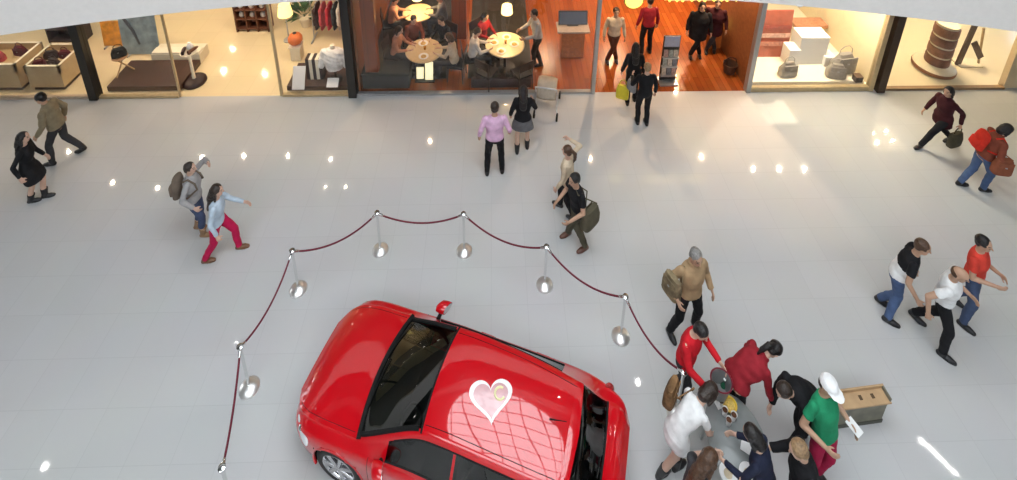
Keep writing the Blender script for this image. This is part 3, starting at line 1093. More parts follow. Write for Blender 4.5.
# --- the group around the promotion table
w = P_('redshirt', 'dark-haired man in a red long-sleeved shirt holding a grey tub at the table', G(674, 393), G(683, 400), head=-50, H=1.74, lean=6, top='red', bcol='charcoal', shoes='black', hair='black', style='short', armL=(0.34, 0.0, -0.26), armR=(0.36, 0.02, -0.30), nod=22, skin='fair')
RED_SHIRT = w
w = P_('whitetop', 'woman in a white top and black boots reaching over the table, brown hair', G(677, 468), G(661, 476), head=22, H=1.66, lean=30, bend=24, woman=True, top='white', sleeve='short', bottom='skirt', bcol='white', hem=0.40, shoes='black', boots=True, hair='dark', style='bob', fat=0.92,
       armL=(0.34, 0.05, -0.22), armR=(0.36, 0.0, -0.24), nod=20, skin='fair')
bag_at('shoulder_bag', 'brown mottled shoulder bag on the woman in the white top', 'bag', w['chest']+w['l']*0.26-w['f']*0.10-V(0, 0, 0.06), w['h']+0.5, (0.30, 0.15, 0.30), cloth('mottled_bag', (0.20, 0.11, 0.05), 0.6),
       [w['chest']+w['l']*0.16+w['f']*0.10, w['neck']+w['l']*0.13+w['u']*0.03, w['chest']+w['l']*0.14-w['f']*0.14])
P_('bottomhair', 'woman with loose brown hair at the bottom edge of the table stretching out an arm', G(675, 539), G(685, 546), head=25, H=1.66, lean=16, woman=True, top='charcoal', bottom='trousers', bcol='black', shoes='black', hair='brown', style='long', sleeve='short',
   armL=(0.42, 0.0, -0.18), armR=(0.44, 0.05, -0.16), nod=18, skin='fair')
P_('winejacket', 'woman with black hair in a wine red jacket bending beside the table', G(724, 414), G(731, 420), head=8, H=1.66, lean=34, bend=22, woman=True, top='wine', jacket=True, bcol='black', shoes='black', hair='black', style='pony', fat=1.15, armL=(0.2, 0.1, -0.34), armR=(0.22, 0.06, -0.34), skin='fair', nod=15)
P_('blackbend', 'dark-haired person in black bending far over the table', G(801, 437), G(798, 447), head=190, H=1.70, lean=42, bend=22, top='black', jacket=True, bcol='black', shoes='black', hair='dark', style='short', armL=(0.30, 0.05, -0.30), armR=(0.32, 0.0, -0.30), nod=0, skin='fair')
P_('navy', 'person in navy with a pale bag strap at the table, between the two dark coats', G(748, 520), G(757, 526), head=140, H=1.66, lean=18, woman=True, top='navy', bcol='black', shoes='black', hair='black', style='bob', armL=(0.34, 0.02, -0.24), armR=(0.30, 0.05, -0.30), nod=24, skin='fair')
P_('lightcrown', 'person with light brown hair in a black coat in front of the promoter', G(784, 526), G(794, 534), head=165, H=1.72, lean=10, top='black', jacket=True, bcol='charcoal', shoes='black', hair='light', style='short', fat=1.1, armL=(0.30, 0.06, -0.30), armR=(0.26, 0.06, -0.34), nod=20, skin='fair')
PROMO = P_('promoter', 'promoter in a white cap, green top and crimson trousers handing out leaflets', G(818, 476), G(801, 474), head=-66, H=1.80, lean=-16, top='green', sleeve='short', bcol='crimson', shoes='black', hair='dark', style='cap', armL=(0.22, 0.10, -0.40), armR=(0.26, 0.08, -0.30), nod=14, skin='tan')
# --- at the restaurant entrance
P_('entryred', 'person in a dark red shirt and black trousers walking into the restaurant', G(641, 55), G(649, 52), head=95, H=1.76, lean=4, top='wine', bcol='black', shoes='black', hair='black', style='short', skin='tan')
w = P_('entryblack', 'person in black with long dark hair carrying a yellow bag into the restaurant', G(627, 104), G(634, 100), head=85, H=1.68, lean=4, woman=True, top='black', jacket=True, bcol='black', shoes='black', hair='black', style='long', skin='fair', armL=(0.04, 0.12, -0.50))
bag_at('carrier_bag', 'bright yellow carrier bag in front of the restaurant entrance', 'bag', w['handL']-V(0, 0.22, 0.42), w['h']+1.3, (0.30, 0.14, 0.36), mat('yellow_paper', (0.70, 0.58, 0.03), 0.5))
w = P_('entryblond', 'light-haired person in black trousers entering the restaurant behind the others', G(637, 123), G(646, 124), head=92, H=1.66, lean=3, top='black', bcol='black', shoes='black', hair='light', style='short', skin='fair', armL=(0.28, 0.06, -0.2))
bag_at('handbag', 'grey handbag held by the light-haired person at the restaurant entrance', 'bag', w['handL']-V(0, 0, 0.28), w['h']+0.4, (0.26, 0.12, 0.26), cloth('grey_bag', (0.30, 0.30, 0.31)))
P_('waiter', 'person in a cream top and brown trousers standing behind the restaurant glass', G(607, 62), G(616, 61), head=-90, H=1.72, lean=2, top='cream', bcol='brown', shoes='black', hair='dark', style='short', skin='tan')
P_('darkpair', 'person in a black coat standing deep inside the restaurant entrance', G(690, 57), G(699, 56), head=-100, H=1.76, lean=4, top='black', jacket=True, top_hem=-0.3, bcol='black', shoes='black', hair='black', style='bob', fat=1.3, skin='tan')
P_('darkpair2', 'person in a dark burgundy coat behind the black-coated one inside the entrance', G(706, 52), G(714, 51), head=-110, H=1.72, lean=6, top='burgundy', fat=1.3, jacket=True, top_hem=-0.3, bcol='charcoal', shoes='black', hair='dark', style='short', skin='tan')


# ------------------------------------------------------------------ the red car
def interp(tab, x):
    xs, Y, D = hermite_table(tab)
    x = min(max(x, xs[0]), xs[-1])
    k = min(max(int(np.searchsorted(xs, x))-1, 0), len(xs)-2)
    h = xs[k+1]-xs[k]
    t = (x-xs[k])/h
    return (2*t**3-3*t**2+1)*Y[k]+(t**3-2*t**2+t)*h*D[k]+(-2*t**3+3*t**2)*Y[k+1]+(t**3-t**2)*h*D[k+1]


_HT = {}


def hermite_table(tab):
    if id(tab) not in _HT:
        xs = np.array([t[0] for t in tab])
        Y = np.array([t[1:] for t in tab])
        s = np.diff(Y, axis=0)/np.diff(xs)[:, None]
        D = np.zeros_like(Y)
        D[0], D[-1] = s[0], s[-1]
        a, b = s[:-1], s[1:]
        D[1:-1] = np.where(a*b > 0, 2*a*b/np.where(a+b == 0, 1, a+b), 0)
        _HT[id(tab)] = (xs, Y, D)
    return _HT[id(tab)]


# x, half width, belt height, top height, half width of the top, height of the top's edge, sill height
CAR = sorted([
    (2.00, 0.42, 0.50, 0.600, 0.38, 0.58, 0.26), (1.97, 0.57, 0.54, 0.645, 0.48, 0.61, 0.22), (1.89, 0.70, 0.58, 0.710, 0.59, 0.655, 0.19),
    (1.77, 0.79, 0.65, 0.775, 0.66, 0.715, 0.18), (1.60, 0.845, 0.71, 0.835, 0.70, 0.765, 0.18), (1.30, 0.862, 0.765, 0.885, 0.715, 0.820, 0.18),
    (1.00, 0.862, 0.80, 0.925, 0.715, 0.855, 0.18), (0.86, 0.858, 0.82, 0.950, 0.715, 0.885, 0.18), (0.72, 0.860, 0.84, 1.020, 0.695, 0.950, 0.18),
    (0.40, 0.862, 0.875, 1.195, 0.640, 1.130, 0.18), (0.14, 0.864, 0.90, 1.330, 0.590, 1.265, 0.18), (0.02, 0.865, 0.905, 1.375, 0.580, 1.305, 0.18),
    (-0.30, 0.865, 0.92, 1.415, 0.575, 1.340, 0.18), (-0.80, 0.865, 0.945, 1.420, 0.568, 1.340, 0.18), (-1.30, 0.862, 0.975, 1.385, 0.545, 1.310, 0.18),
    (-1.58, 0.850, 0.995, 1.345, 0.525, 1.280, 0.19), (-1.68, 0.845, 0.995, 1.305, 0.525, 1.240, 0.20), (-1.88, 0.825, 0.975, 1.065, 0.575, 1.020, 0.22),
    (-1.98, 0.815, 0.930, 0.955, 0.620, 0.925, 0.24), (-2.14, 0.790, 0.86, 0.900, 0.640, 0.875, 0.27), (-2.24, 0.74, 0.76, 0.80, 0.620, 0.78, 0.28), (-2.29, 0.62, 0.60, 0.680, 0.560, 0.660, 0.32)])
RED = mat('car_red', (0.56, 0.001, 0.007), 0.28, coat=1.0, spec=0.2, vary=0.02, scale=3)
RED.node_tree.nodes['Principled BSDF'].inputs['Coat IOR'].default_value = 1.72
M_rub = mat('rubber', (0.012, 0.012, 0.012), 0.7)
M_plast = mat('black_plastic', (0.010, 0.010, 0.010), 0.75, spec=0.2)
M_alloy = mat('alloy', (0.55, 0.55, 0.57), 0.25, metal=0.9, vary=0.04)
M_cglass = glass('car_glass', (0.16, 0.22, 0.19), 0.95, 0.01, 0.11)
M_chrome = mat('chrome', (0.75, 0.75, 0.75), 0.12, metal=1.0, vary=0.02)
M_lampg = mat('headlamp', (0.62, 0.62, 0.64), 0.08, coat=1.0)
M_tail = mat('tail_lamp', (0.30, 0.008, 0.008), 0.1, coat=1.0)
M_seat = mat('seat_fabric', (0.035, 0.036, 0.038), 0.9)
CAR_ROOT = thing('car', 'glossy red hatchback with a white heart on its roof, roped off in the hall', 'car', (-0.56, 4.375, 0), rad(160))


def bow(x):
    """windscreen and nose edges curve in plan"""
    return 0.13*math.exp(-((x-0.55)/0.55)**2)+0.05*math.exp(-((x+1.85)/0.25)**2)*-1


def section(x):
    w, b, t, tw, te, s = interp(CAR, x)
    A = [(w-0.10, s), (w-0.045, s+0.02), (w-0.015, s+0.12), (w-0.006, s+(b-s)*0.45), (w, s+(b-s)*0.70), (w-0.006, s+(b-s)*0.86), (w-0.030, b-0.015), (w-0.055, b)]
    n = 8
    B = [(w-0.055+(tw-(w-0.055))*k/n, b+(te-0.012-b)*k/n+0.03*math.sin(math.pi*k/n)*min(1, (te-b)/0.3)*0) for k in range(1, n)]
    C = []
    m = 15
    for k in range(m+1):
        q = 1-k/m
        C.append((tw*q, te+(t-te)*(1-q**2.3)))
    return A, B, C


def car_point(x, j, seg):
    pass


def build_car():
    # stations refined and smoothed
    xs = np.concatenate([np.linspace(-2.29, -1.5, 36), np.linspace(-1.5, 1.84, 106)[1:], np.linspace(1.84, 2.0, 12)[1:]])
    sm = []
    for x in xs:
        acc = None
        st = 0.012+0.032*min(1, max(0, min((x+1.62)/0.4, (0.03-x)/0.4)))
        for dx, wgt in [(q*st, math.exp(-(q/4.0)**2)/7.08) for q in range(-9, 10)]:
            A, B, C = section(min(2.0, max(-2.29, x+dx)))
            a = np.array(A+B+C)*wgt
            acc = a if acc is None else acc+a
        sm.append(acc)
    nA, nB, nC = 8, 7, 16
    nj = nA+nB+nC
    P = np.zeros((len(xs), nj, 3))
    for i, x in enumerate(xs):
        for j in range(nj):
            y, z = sm[i][j]
            xx = x
            if j >= nA:
                f = 1-(y/0.72)**2 if j >= nA+nB else 0.0
                xx = x+bow(x)*max(0, f)
            P[i, j] = (xx, y, z)
    nose = P[-1].copy()
    parts = {}

    def put(key, vs):
        g, idx = parts.setdefault(key, ({}, []))
        q = []
        for v in vs:
            k = tuple(np.round(v, 5))
            q.append(g.setdefault(k, len(g)))
        idx.append(tuple(q))

    def region(x, j, y, z):
        if j < nA-1:
            for ax in (1.15, -1.38):
                if (x-ax)**2+(z-0.325)**2 < 0.372**2:
                    return None
            if x < -1.93: return 'rear_bumper' if z < 0.62 else 'tailgate'
            if x > 1.66: return 'front_bumper'
            if 0.27 < z and -0.36 < x < 0.70: return 'front_door'
            if 0.27 < z and -1.22 < x < -0.38 and not ((x+1.38)**2+(z-0.31)**2 < 0.40**2): return 'rear_door'
            return 'body'
        if j < nA+nB:
            if nA <= j < nA+nB-1:
                if -0.34 < x < 0.46: return 'front_side_window'
                if -1.36 < x < -0.40: return 'rear_side_window'
            return 'body' if x > -1.9 else 'tailgate'
        f = (j-nA-nB)/(nC-1)
        if 0.06 < x < 0.885 and f > 0.03: return 'windshield'
        if -1.97 < x < -1.63: return 'rear_window'
        if x <= -1.97: return 'tailgate'
        if x >= 0.885:
            return 'hood' if x < 1.87 else 'front_bumper'
        if -1.63 <= x <= 0.06 and f > 0.04: return 'roof'
        return 'body'

    for i in range(len(xs)-1):
        for j in range(nj-1):
            q = [P[i, j], P[i+1, j], P[i+1, j+1], P[i, j+1]]
            c = sum(q)/4
            key = region((xs[i]+xs[i+1])/2, j, c[1], c[2])
            if key is None:
                continue
            for sd in (1, -1):
                r = [p*V(1, sd, 1) for p in q]
                k = key
                if key in ('front_door', 'rear_door', 'front_side_window', 'rear_side_window'):
                    k = key+('#' if sd > 0 else '$')
                put(k, r[::-1] if sd > 0 else r)
    # underside, nose and tail closing
    for i in range(len(xs)-1):
        if True:
            a, b = P[i, 0], P[i+1, 0]
            put('underbody', [a*V(1, -1, 1), a, b, b*V(1, -1, 1)])
    for row in (P[0], P[-1]):
        for j in range(nj-1):
            put('front_bumper' if row is P[-1] or row[0][0] > 0 else 'rear_bumper', [row[j]*V(1, 1, 1), row[j+1], row[j+1]*V(1, -1, 1), row[j]*V(1, -1, 1)])
    M = {'body': RED, 'hood': RED, 'roof': RED, 'tailgate': RED, 'front_bumper': RED, 'rear_bumper': RED, 'front_door#': RED, 'front_door$': RED, 'rear_door#': RED, 'rear_door$': RED,
         'underbody': M_plast}
    out = {}
    for key, (vd, fs) in parts.items():
        g = Geo()
        g.add(list(vd.keys()), fs)
        nm = key.rstrip('#$')
        if 'side_window' in nm:
            nm = 'side_window'
        if nm in ('front_door', 'rear_door'):
            nm = 'door'
        m = M.get(key, M_cglass)
        o = g.build(nm, m, CAR_ROOT, smooth=True)
        out[key] = o
    out['windshield']['label'] = 'dark tinted windscreen'
    # black edging round the windscreen, glass strips and panel gaps lying on the surface
    def row(x, j):
        i = int(np.argmin(abs(xs-x)))
        return P[i, j]
    def line_j(j, x0, x1):
        return [P[i, j] for i in range(len(xs)) if x0 <= xs[i] <= x1]
    def edge(pts, r, m, name, parent=CAR_ROOT):
        return Geo().tube(pts, r, 6).build(name, m, parent, smooth=True)
    c0 = nA+nB
    def across(x):
        h = [row(x, j) for j in range(c0, nj)]
        return h+[p*V(1, -1, 1) for p in h[::-1][1:]]
    ws = out['windshield']
    edge(across(0.885), 0.032, M_plast, 'windscreen_cowl', ws)
    edge(across(0.06), 0.014, M_plast, 'windscreen_seal', ws)
    for sd in (1, -1):
        edge([p*V(1, sd, 1)+V(0, 0, 0.003) for p in line_j(c0+1, 0.06, 0.885)], 0.028, M_plast, 'windscreen_seal', ws)
        edge([p*V(1, sd, 1) for p in line_j(c0+2, -1.60, 0.05)], 0.004, M_plast, 'roof_gutter')
        edge([p*V(1, sd, 1)+V(0, sd*0.002, 0) for p in line_j(nA, -1.40, 0.50)], 0.010, M_plast, 'window_trim')
        edge([p*V(1, sd, 1)+V(0, sd*0.001, 0.002) for p in line_j(c0-1, -1.40, 0.44)], 0.009, M_plast, 'window_trim')
        # hood gap
        edge([p*V(1, sd, 1)+V(0, 0, -0.001) for p in line_j(c0+1, 0.93, 1.87)], 0.0035, M_plast, 'hood_gap')
        # door gaps
        for x in (0.70, -0.37, -1.22):
            edge([row(x, j)*V(1, sd, 1) for j in range(2, nA)], 0.0035, M_plast, 'door_gap')
        # door handles
        for x, ky in ((-0.22, 'front_door'), (-1.06, 'rear_door')):
            p = row(x, 5)*V(1, sd, 1)
            Geo().cone(p+V(-0.09, sd*0.014, 0), p+V(0.09, sd*0.014, 0.0), 0.016, 0.014).build('door_handle', RED, out[ky+('#' if sd > 0 else '$')], smooth=True)
        # wheel arch lips and liners
        for ax in (1.15, -1.38):
            pts = []
            for k in range(25):
                t = math.pi*(-0.12+1.24*k/24)
                x, z = ax+0.372*math.cos(t), 0.325+0.372*math.sin(t)
                w_, b_, t_, tw_, te_, s_ = interp(CAR, x)
                z = max(z, 0.2)
                pts.append(V(x, sd*(w_-0.012), z))
            edge(pts, 0.020, RED, 'wheel_arch')
            g = Geo()
            n = 24
            vs, fs = [], []
            for k in range(n+1):
                t = math.pi*(-0.12+1.24*k/n)
                for yy in (0.845, 0.52):
                    vs.append((ax+0.378*math.cos(t), sd*yy*0.985, 0.325+0.378*math.sin(t)))
            for k in range(n):
                fs.append((2*k, 2*k+1, 2*k+3, 2*k+2))
            vs += [(ax+0.378*math.cos(math.pi*(-0.12+1.24*k/n)), sd*0.52, 0.325+0.378*math.sin(math.pi*(-0.12+1.24*k/n))) for k in range(n+1)]
            fs.append(tuple(range(2*(n+1), 3*(n+1))))
            g.add(vs, fs)
            g.build('wheel_liner', M_plast, CAR_ROOT)
            wheel(ax, sd)
        # head lamps, tail lamps, mirrors
        pts = [row(1.83, 5), row(1.83, 6), row(1.58, 6), row(1.56, 5)]
        c = sum(pts)/4*V(1, sd, 1)
        hl = Geo()
        d = unit(V(0.62, -0.46, 0)*V(1, sd, 1))
        nrm = unit(V(0.45, 0.70, 0.55)*V(1, sd, 1))
        up = np.cross(d, nrm)
        hl.ball(c-nrm*0.012, d*0.19, up*0.060, nrm*0.035, n=20)
        h = hl.build('headlight', M_lampg, CAR_ROOT, smooth=True)
        Geo().ball(c-nrm*0.0+d*0.03, d*0.045, up*0.045, nrm*0.036, n=14).build('headlight_reflector', M_chrome, h, smooth=True)
        c = (row(-1.97, 5)*0.6+row(-1.99, nA)*0.4)*V(1, sd, 1)
        Geo().ball(c, V(0.06, sd*-0.04, 0), V(0.01, sd*0.025, 0.0), V(0.03, 0, 0.12), n=14).build('tail_light', M_tail, CAR_ROOT, smooth=True)
        mp = V(0.50, sd*0.92, 0.965)
        g = Geo()
        g.loft([(mp+V(0.075, 0, 0), V(0.02, -sd*0.04, 0), V(0, 0, 0.03)), (mp+V(0.045, 0, 0.0), V(0.035, -sd*0.085, 0), V(0, 0, 0.06)), (mp+V(-0.03, 0, 0), V(0.04, -sd*0.095, 0), V(0, 0, 0.07)), (mp+V(-0.075, 0, 0), V(0.035, -sd*0.09, 0), V(0, 0, 0.066))], 16)
        mi = g.build('mirror', RED, CAR_ROOT, smooth=True)
        Geo().loft([(mp+V(-0.0755, 0, 0), V(0.032, -sd*0.080, 0), V(0, 0, 0.056)), (mp+V(-0.079, 0, 0), V(0.032, -sd*0.078, 0), V(0, 0, 0.054))], 16).build('mirror_glass', M_chrome, mi)
        Geo().cone(mp+V(0.0, -sd*0.05, -0.02), V(0.52, sd*0.80, 0.885), 0.024, 0.030).build('mirror_arm', M_plast, mi, smooth=True)
    # grille, number plate recess, emblem-free nose
    Geo().box((1.99, 0, 0.40), (0.03, 0.62, 0.15)).build('grille', M_plast, CAR_ROOT, bevel=0.012)
    Geo().box((1.99, 0, 0.54), (0.03, 0.36, 0.05)).build('grille', M_chrome, CAR_ROOT, bevel=0.01)
    # rear glass border, spoiler, wiper
    rw = out['rear_window']
    edge(across(-1.635), 0.012, M_plast, 'rear_seal', rw)
    edge(across(-1.965), 0.014, M_plast, 'rear_seal', rw)
    q = row(-1.92, nj-1)
    Geo().tube([V(-1.955, 0.0, 0.985), V(-1.90, 0.10, 1.055), V(-1.84, 0.30, 1.10)], 0.009, 6).build('rear_wiper', M_plast, rw, smooth=True)
    # spoiler lip over the rear glass
    h = across(-1.60)
    g = Geo()
    vs, fs = [], []
    for p in h:
        e = abs(p[1])/0.53
        vs += [p+V(0.05, 0, 0.004), p+V(-0.045, 0, 0.012-0.01*e), p+V(-0.10+0.03*e, 0, 0.0-0.012), p+V(-0.03, 0, -0.03)]
    for k in range(len(h)-1):
        for a in range(4):
            b = (a+1) % 4
            fs.append((4*k+a, 4*k+b, 4*k+4+b, 4*k+4+a))
    fs += [(3, 2, 1, 0), tuple(4*(len(h)-1)+a for a in range(4))]
    g.add(vs, fs)
    g.build('roof_spoiler', RED, CAR_ROOT, smooth=True)
    # wipers on the windscreen
    for y0, y1 in ((0.42, -0.10), (-0.12, -0.58)):
        pts = []
        for k in range(7):
            y = y0+(y1-y0)*k/6
            x = 0.86-0.07*k/6
            t = interp(CAR, x)
            xx = x+bow(x)*(1-(y/0.72)**2)
            pts.append(V(xx, y, t[3]+(t[1+0]*0) + (t[2]-t[2]) - 0.0 + 0.0))
            w_, b_, tt, tw_, te_, s_ = t
            pts[-1][2] = te_+(tt-te_)*(1-min(1, abs(y)/tw_)**2.3)+0.016
        Geo().tube(pts, 0.008, 6).build('wiper', M_plast, CAR_ROOT, smooth=True)
    Geo().cone((-1.35, 0, 1.385), (-1.55, 0, 1.47), 0.008, 0.004, 8).build('antenna', M_plast, CAR_ROOT, smooth=True)
    # cabin
    Geo().box((-0.4, 0, 0.36), (2.9, 1.40, 0.06)).build('cabin_floor', M_seat, CAR_ROOT)
    dash = Geo()
    dash.loft([(V(0.72, 0.66, 0.80), V(0.20, 0, 0), V(0, 0, 0.09)), (V(0.74, 0.3, 0.82), V(0.26, 0, 0), V(0, 0, 0.11)), (V(0.76, 0, 0.82), V(0.28, 0, 0), V(0, 0, 0.11)), (V(0.74, -0.3, 0.82), V(0.26, 0, 0), V(0, 0, 0.11)), (V(0.72, -0.66, 0.80), V(0.20, 0, 0), V(0, 0, 0.09))], 16)
    dash.build('dashboard', M_seat, CAR_ROOT, smooth=True)
    sw = Geo()
    n = 28
    ctr, d = V(0.34, 0.36, 0.86), unit(V(-0.85, 0, 0.52))
    ax_, ay_, _ = frame(d)
    ring = [ctr+ax_*0.18*math.cos(2*math.pi*k/n)+ay_*0.18*math.sin(2*math.pi*k/n) for k in range(n+1)]
    sw.tube(ring, 0.016, 8)
    for k in (0, 9, 19):
        sw.cone(ctr, ring[k], 0.018, 0.012, 8)
    sw.cone(ctr, ctr-d*0.2, 0.035, 0.03)
    sw.build('steering_wheel', M_plast, CAR_ROOT, smooth=True)
    for x, ys in ((-0.15, (0.36, -0.36)), (-1.05, (0.36, -0.36))):
        for y in ys:
            st = Geo().loft([(V(x+0.26, y, 0.50), V(0, 0.22, 0), V(0, 0, 0.06)), (V(x, y, 0.50), V(0, 0.25, 0), V(0, 0, 0.09)), (V(x-0.25, y, 0.48), V(0, 0.23, 0), V(0, 0, 0.09))], 14).build('seat', M_seat, CAR_ROOT, smooth=True)
            Geo().loft([(V(x-0.22, y, 0.48), V(0.08, 0, 0), V(0, 0.22, 0)), (V(x-0.30, y, 0.75), V(0.08, 0, 0), V(0, 0.25, 0)), (V(x-0.38, y, 1.00), V(0.06, 0, 0), V(0, 0.20, 0))], 14).build('backrest', M_seat, st, smooth=True)
            Geo().ball(V(x-0.41, y, 1.11), (0.05, 0.12, 0.08)).build('headrest', M_seat, st, smooth=True)
    # heart on the roof
    def zr(x, y):
        w_, b_, t, tw, te, s_ = np.mean([interp(CAR, x+dx) for dx in np.linspace(-.2, .2, 9)], axis=0)
        return te+(t-te)*(1-min(1, abs(y)/tw)**2.3)
    def heart(t):
        return V(16*math.sin(t)**3, 13*math.cos(t)-5*math.cos(2*t)-2*math.cos(3*t)-math.cos(4*t)+1.2)/17.0*V(1, 0.90)
    th = rad(HEART_ANG)
    def place(p, k, lift):
        # heart up = away from the camera, towards the far side of the roof
        u = V(-math.sin(th), -math.cos(th))
        r = V(-math.cos(th), math.sin(th))
        q = V(HEART_X, HEART_Y)+(r*p[0]+u*p[1])*HEART_S*k
        return V(q[0], q[1], zr(q[0], q[1])+lift)
    n = 72
    rings = []
    ks = [1.0, 0.80, 0.72, 0.5, 0.25, 0.0]
    g = Geo()
    vs = []
    for k in ks:
        for q in range(n):
            vs.append(place(heart(2*math.pi*q/n), k, 0.004))
    fs, mi = [], []
    for a in range(len(ks)-1):
        for q in range(n):
            fs.append((a*n+q, a*n+(q+1) % n, (a+1)*n+(q+1) % n, (a+1)*n+q))
    fsA = fs[:n]
    g.add(vs, fsA, 0)
    hb = g.build('heart_sticker', mat('white_vinyl', (0.86, 0.84, 0.84), 0.3), CAR_ROOT, smooth=True)
    hb['label'] = 'white outlined heart on the roof'
    g = Geo()
    g.add(vs, fs[n:], 0)
    g.build('heart_fill', mat('pink_vinyl', (0.66, 0.38, 0.40), 0.18, coat=1.0), hb, smooth=True)
    g = Geo()
    pts = []
    for k in range(15):
        t = rad(50+270*k/14)
        pts.append(place(V(0.40, 0.18)+V(math.cos(t), math.sin(t))*0.22, 1.0, 0.008))
    g.tube(pts, 0.014, 6)
    g.build('heart_mark', mat('pale_yellow_vinyl', (0.80, 0.76, 0.42), 0.3), hb, smooth=True)


HEART_X, HEART_Y, HEART_S, HEART_ANG = -0.62, 0.07, 0.285, -22


def wheel(ax, sd):
    w = Geo()
    R = 0.328
    prof = [(0.20, -0.095), (0.305, -0.10), (R, -0.075), (R+0.006, 0.0), (R, 0.075), (0.305, 0.098), (0.235, 0.094), (0.20, 0.06)]
    c = (ax, sd*0.752, 0.334)
    o = w.lathe(prof, c, 36, axis=(0, sd, 0), cap=False).build('wheel', M_rub, CAR_ROOT, smooth=True)
    g = Geo()
    g.lathe([(0.24, 0.085), (0.23, 0.097), (0.21, 0.075), (0.205, -0.02)], c, 36, axis=(0, sd, 0), cap=False)
    g.lathe([(0.21, 0.0), (0.21, 0.01)], c, 36, axis=(0, sd, 0))
    for k in range(7):
        t = 2*math.pi*k/7
        d = V(math.cos(t), 0, math.sin(t))
        g.cone(V(*c)+V(0, sd*0.080, 0)+d*0.03, V(*c)+V(0, sd*0.075, 0)+d*0.215, 0.026, 0.028, 8)
    g.ball(V(*c)+V(0, sd*0.085, 0), (0.05, 0.016, 0.05))
    g.build('rim', M_alloy, o, smooth=True)


build_car()


# ------------------------------------------------------------------ rope barrier
M_steel = mat('brushed_steel', (0.88, 0.87, 0.85), 0.34, metal=0.9, vary=0.02)
M_rope = mat('crimson_rope', (0.15, 0.009, 0.026), 0.7, vary=0.25, scale=60, bump=0.6)
ST_TOPS = [(222, 468), (240, 347), (292, 251), (377, 213), (463.5, 214), (546.5, 247), (625.5, 297), (684, 372)]
ST_LABELS = ['chrome rope post at the bottom edge, left of the red car nose', 'chrome rope post standing ahead of the red car bonnet', 'chrome rope post at the bend left of the bonnet',
             'chrome rope post behind the bonnet, first of the far row', 'chrome rope post in the middle of the far row behind the windscreen', 'chrome rope post beside the man in the black top',
             'chrome rope post off the rear corner of the car roof', 'chrome rope post hidden behind the man in the red shirt']
ST_H = 0.92


def stanchion(label, loc):
    t = thing('rope_post', label, 'rope post', loc, 0, None)
    Geo().lathe([(0.140, 0.0), (0.143, 0.012), (0.130, 0.030), (0.102, 0.052), (0.070, 0.070), (0.030, 0.082), (0.028, 0.10)], n=32).build('base', M_steel, t, smooth=True)
    Geo().lathe([(0.022, 0.09), (0.022, ST_H-0.05)], n=16).build('pole', M_chrome, t, smooth=True)
    Geo().lathe([(0.022, ST_H-0.05), (0.036, ST_H-0.045), (0.036, ST_H-0.005), (0.046, ST_H), (0.044, ST_H+0.018), (0.02, ST_H+0.03)], n=20).build('finial', M_chrome, t, smooth=True)
    return t


tops = []
for (px, py), lb in zip(ST_TOPS, ST_LABELS):
    p = ground(px, py, ST_H)
    stanchion(lb, (p[0], p[1], 0))
    tops.append(V(p[0], p[1], ST_H-0.03))
ROPE_L = ['crimson rope along the left side running off the bottom edge', 'crimson rope between the two posts ahead of the bonnet', 'crimson rope from the bend to the far row of posts',
          'first crimson rope of the far row, behind the windscreen', 'crimson rope of the far row behind the car roof', 'crimson rope from the black-topped man to the roof corner post',
          'crimson rope ending behind the man in the red shirt']
for i in range(7):
    a, b = tops[i], tops[i+1]
    d = unit((b-a)*V(1, 1, 0))
    a, b = a+d*0.035, b-d*0.035
    L = np.linalg.norm(b-a)
    sag = (0.10, 0.20, 0.22, 0.20, 0.24, 0.24, 0.22)[i]
    pts = []
    for k in range(25):
        u = k/24
        pts.append(a+(b-a)*u-V(0, 0, sag*4*u*(1-u)))
    r = Geo().tube(pts, 0.0145, 8).build('velvet_rope', M_rope, smooth=True)
    tag(r, ROPE_L[i], 'rope', 'crimson barrier ropes')
    for q, e in ((0, a), (1, b)):
        s = d*(1 if q == 0 else -1)
        dr = unit(pts[1]-pts[0]) if q == 0 else unit(pts[-2]-pts[-1])
        Geo().cone(pts[0 if q == 0 else -1]-dr*0.01, pts[0 if q == 0 else -1]+dr*0.06, 0.022, 0.022, 10).build('rope_end', M_chrome, r, smooth=True)

# ------------------------------------------------------------------ promotion table
tc = ground(737, 440, 0.74)
tb = thing('promotion_table', 'low grey oval promotion table in the middle of the crowd', 'table', (tc[0], tc[1], 0))
M_tgrey = mat('grey_laminate', (0.24, 0.26, 0.26), 0.25, vary=0.04)
Geo().loft([(V(0, 0, 0.70), V(0.36, 0, 0), V(0, 0.47, 0)), (V(0, 0, 0.735), V(0.37, 0, 0), V(0, 0.48, 0)), (V(0, 0, 0.74), V(0.365, 0, 0), V(0, 0.475, 0))], 36).build('tabletop', M_tgrey, tb, smooth=True)
for sx, sy in ((1, 1), (1, -1), (-1, 1), (-1, -1)):
    Geo().cone((sx*0.20, sy*0.30, 0.71), (sx*0.24, sy*0.34, 0.018), 0.022, 0.018).build('leg', M_greym, tb, smooth=True)
TZ = 0.74


def cup(px, py, label, col=(0.8, 0.8, 0.8), r=0.038, h=0.10):
    p = ground(px, py, TZ)
    t = thing('paper_cup', label, 'cup', (p[0], p[1], TZ), 0, 'cups on the promotion table')
    m = mat('cup_%.2f%.2f' % (col[0], col[2]), col, 0.5)
    Geo().lathe([(r*0.72, 0), (r, h), (r*1.05, h), (r*1.05, h+0.006), (r*0.94, h), (r*0.68, 0.006)], n=18).build('cup_body', m, t, smooth=True)
    Geo().lathe([(r*0.90, h*0.86), (r*0.90, h*0.87)], n=18).build('drink', mat('cola', (0.10, 0.04, 0.02), 0.1), t)


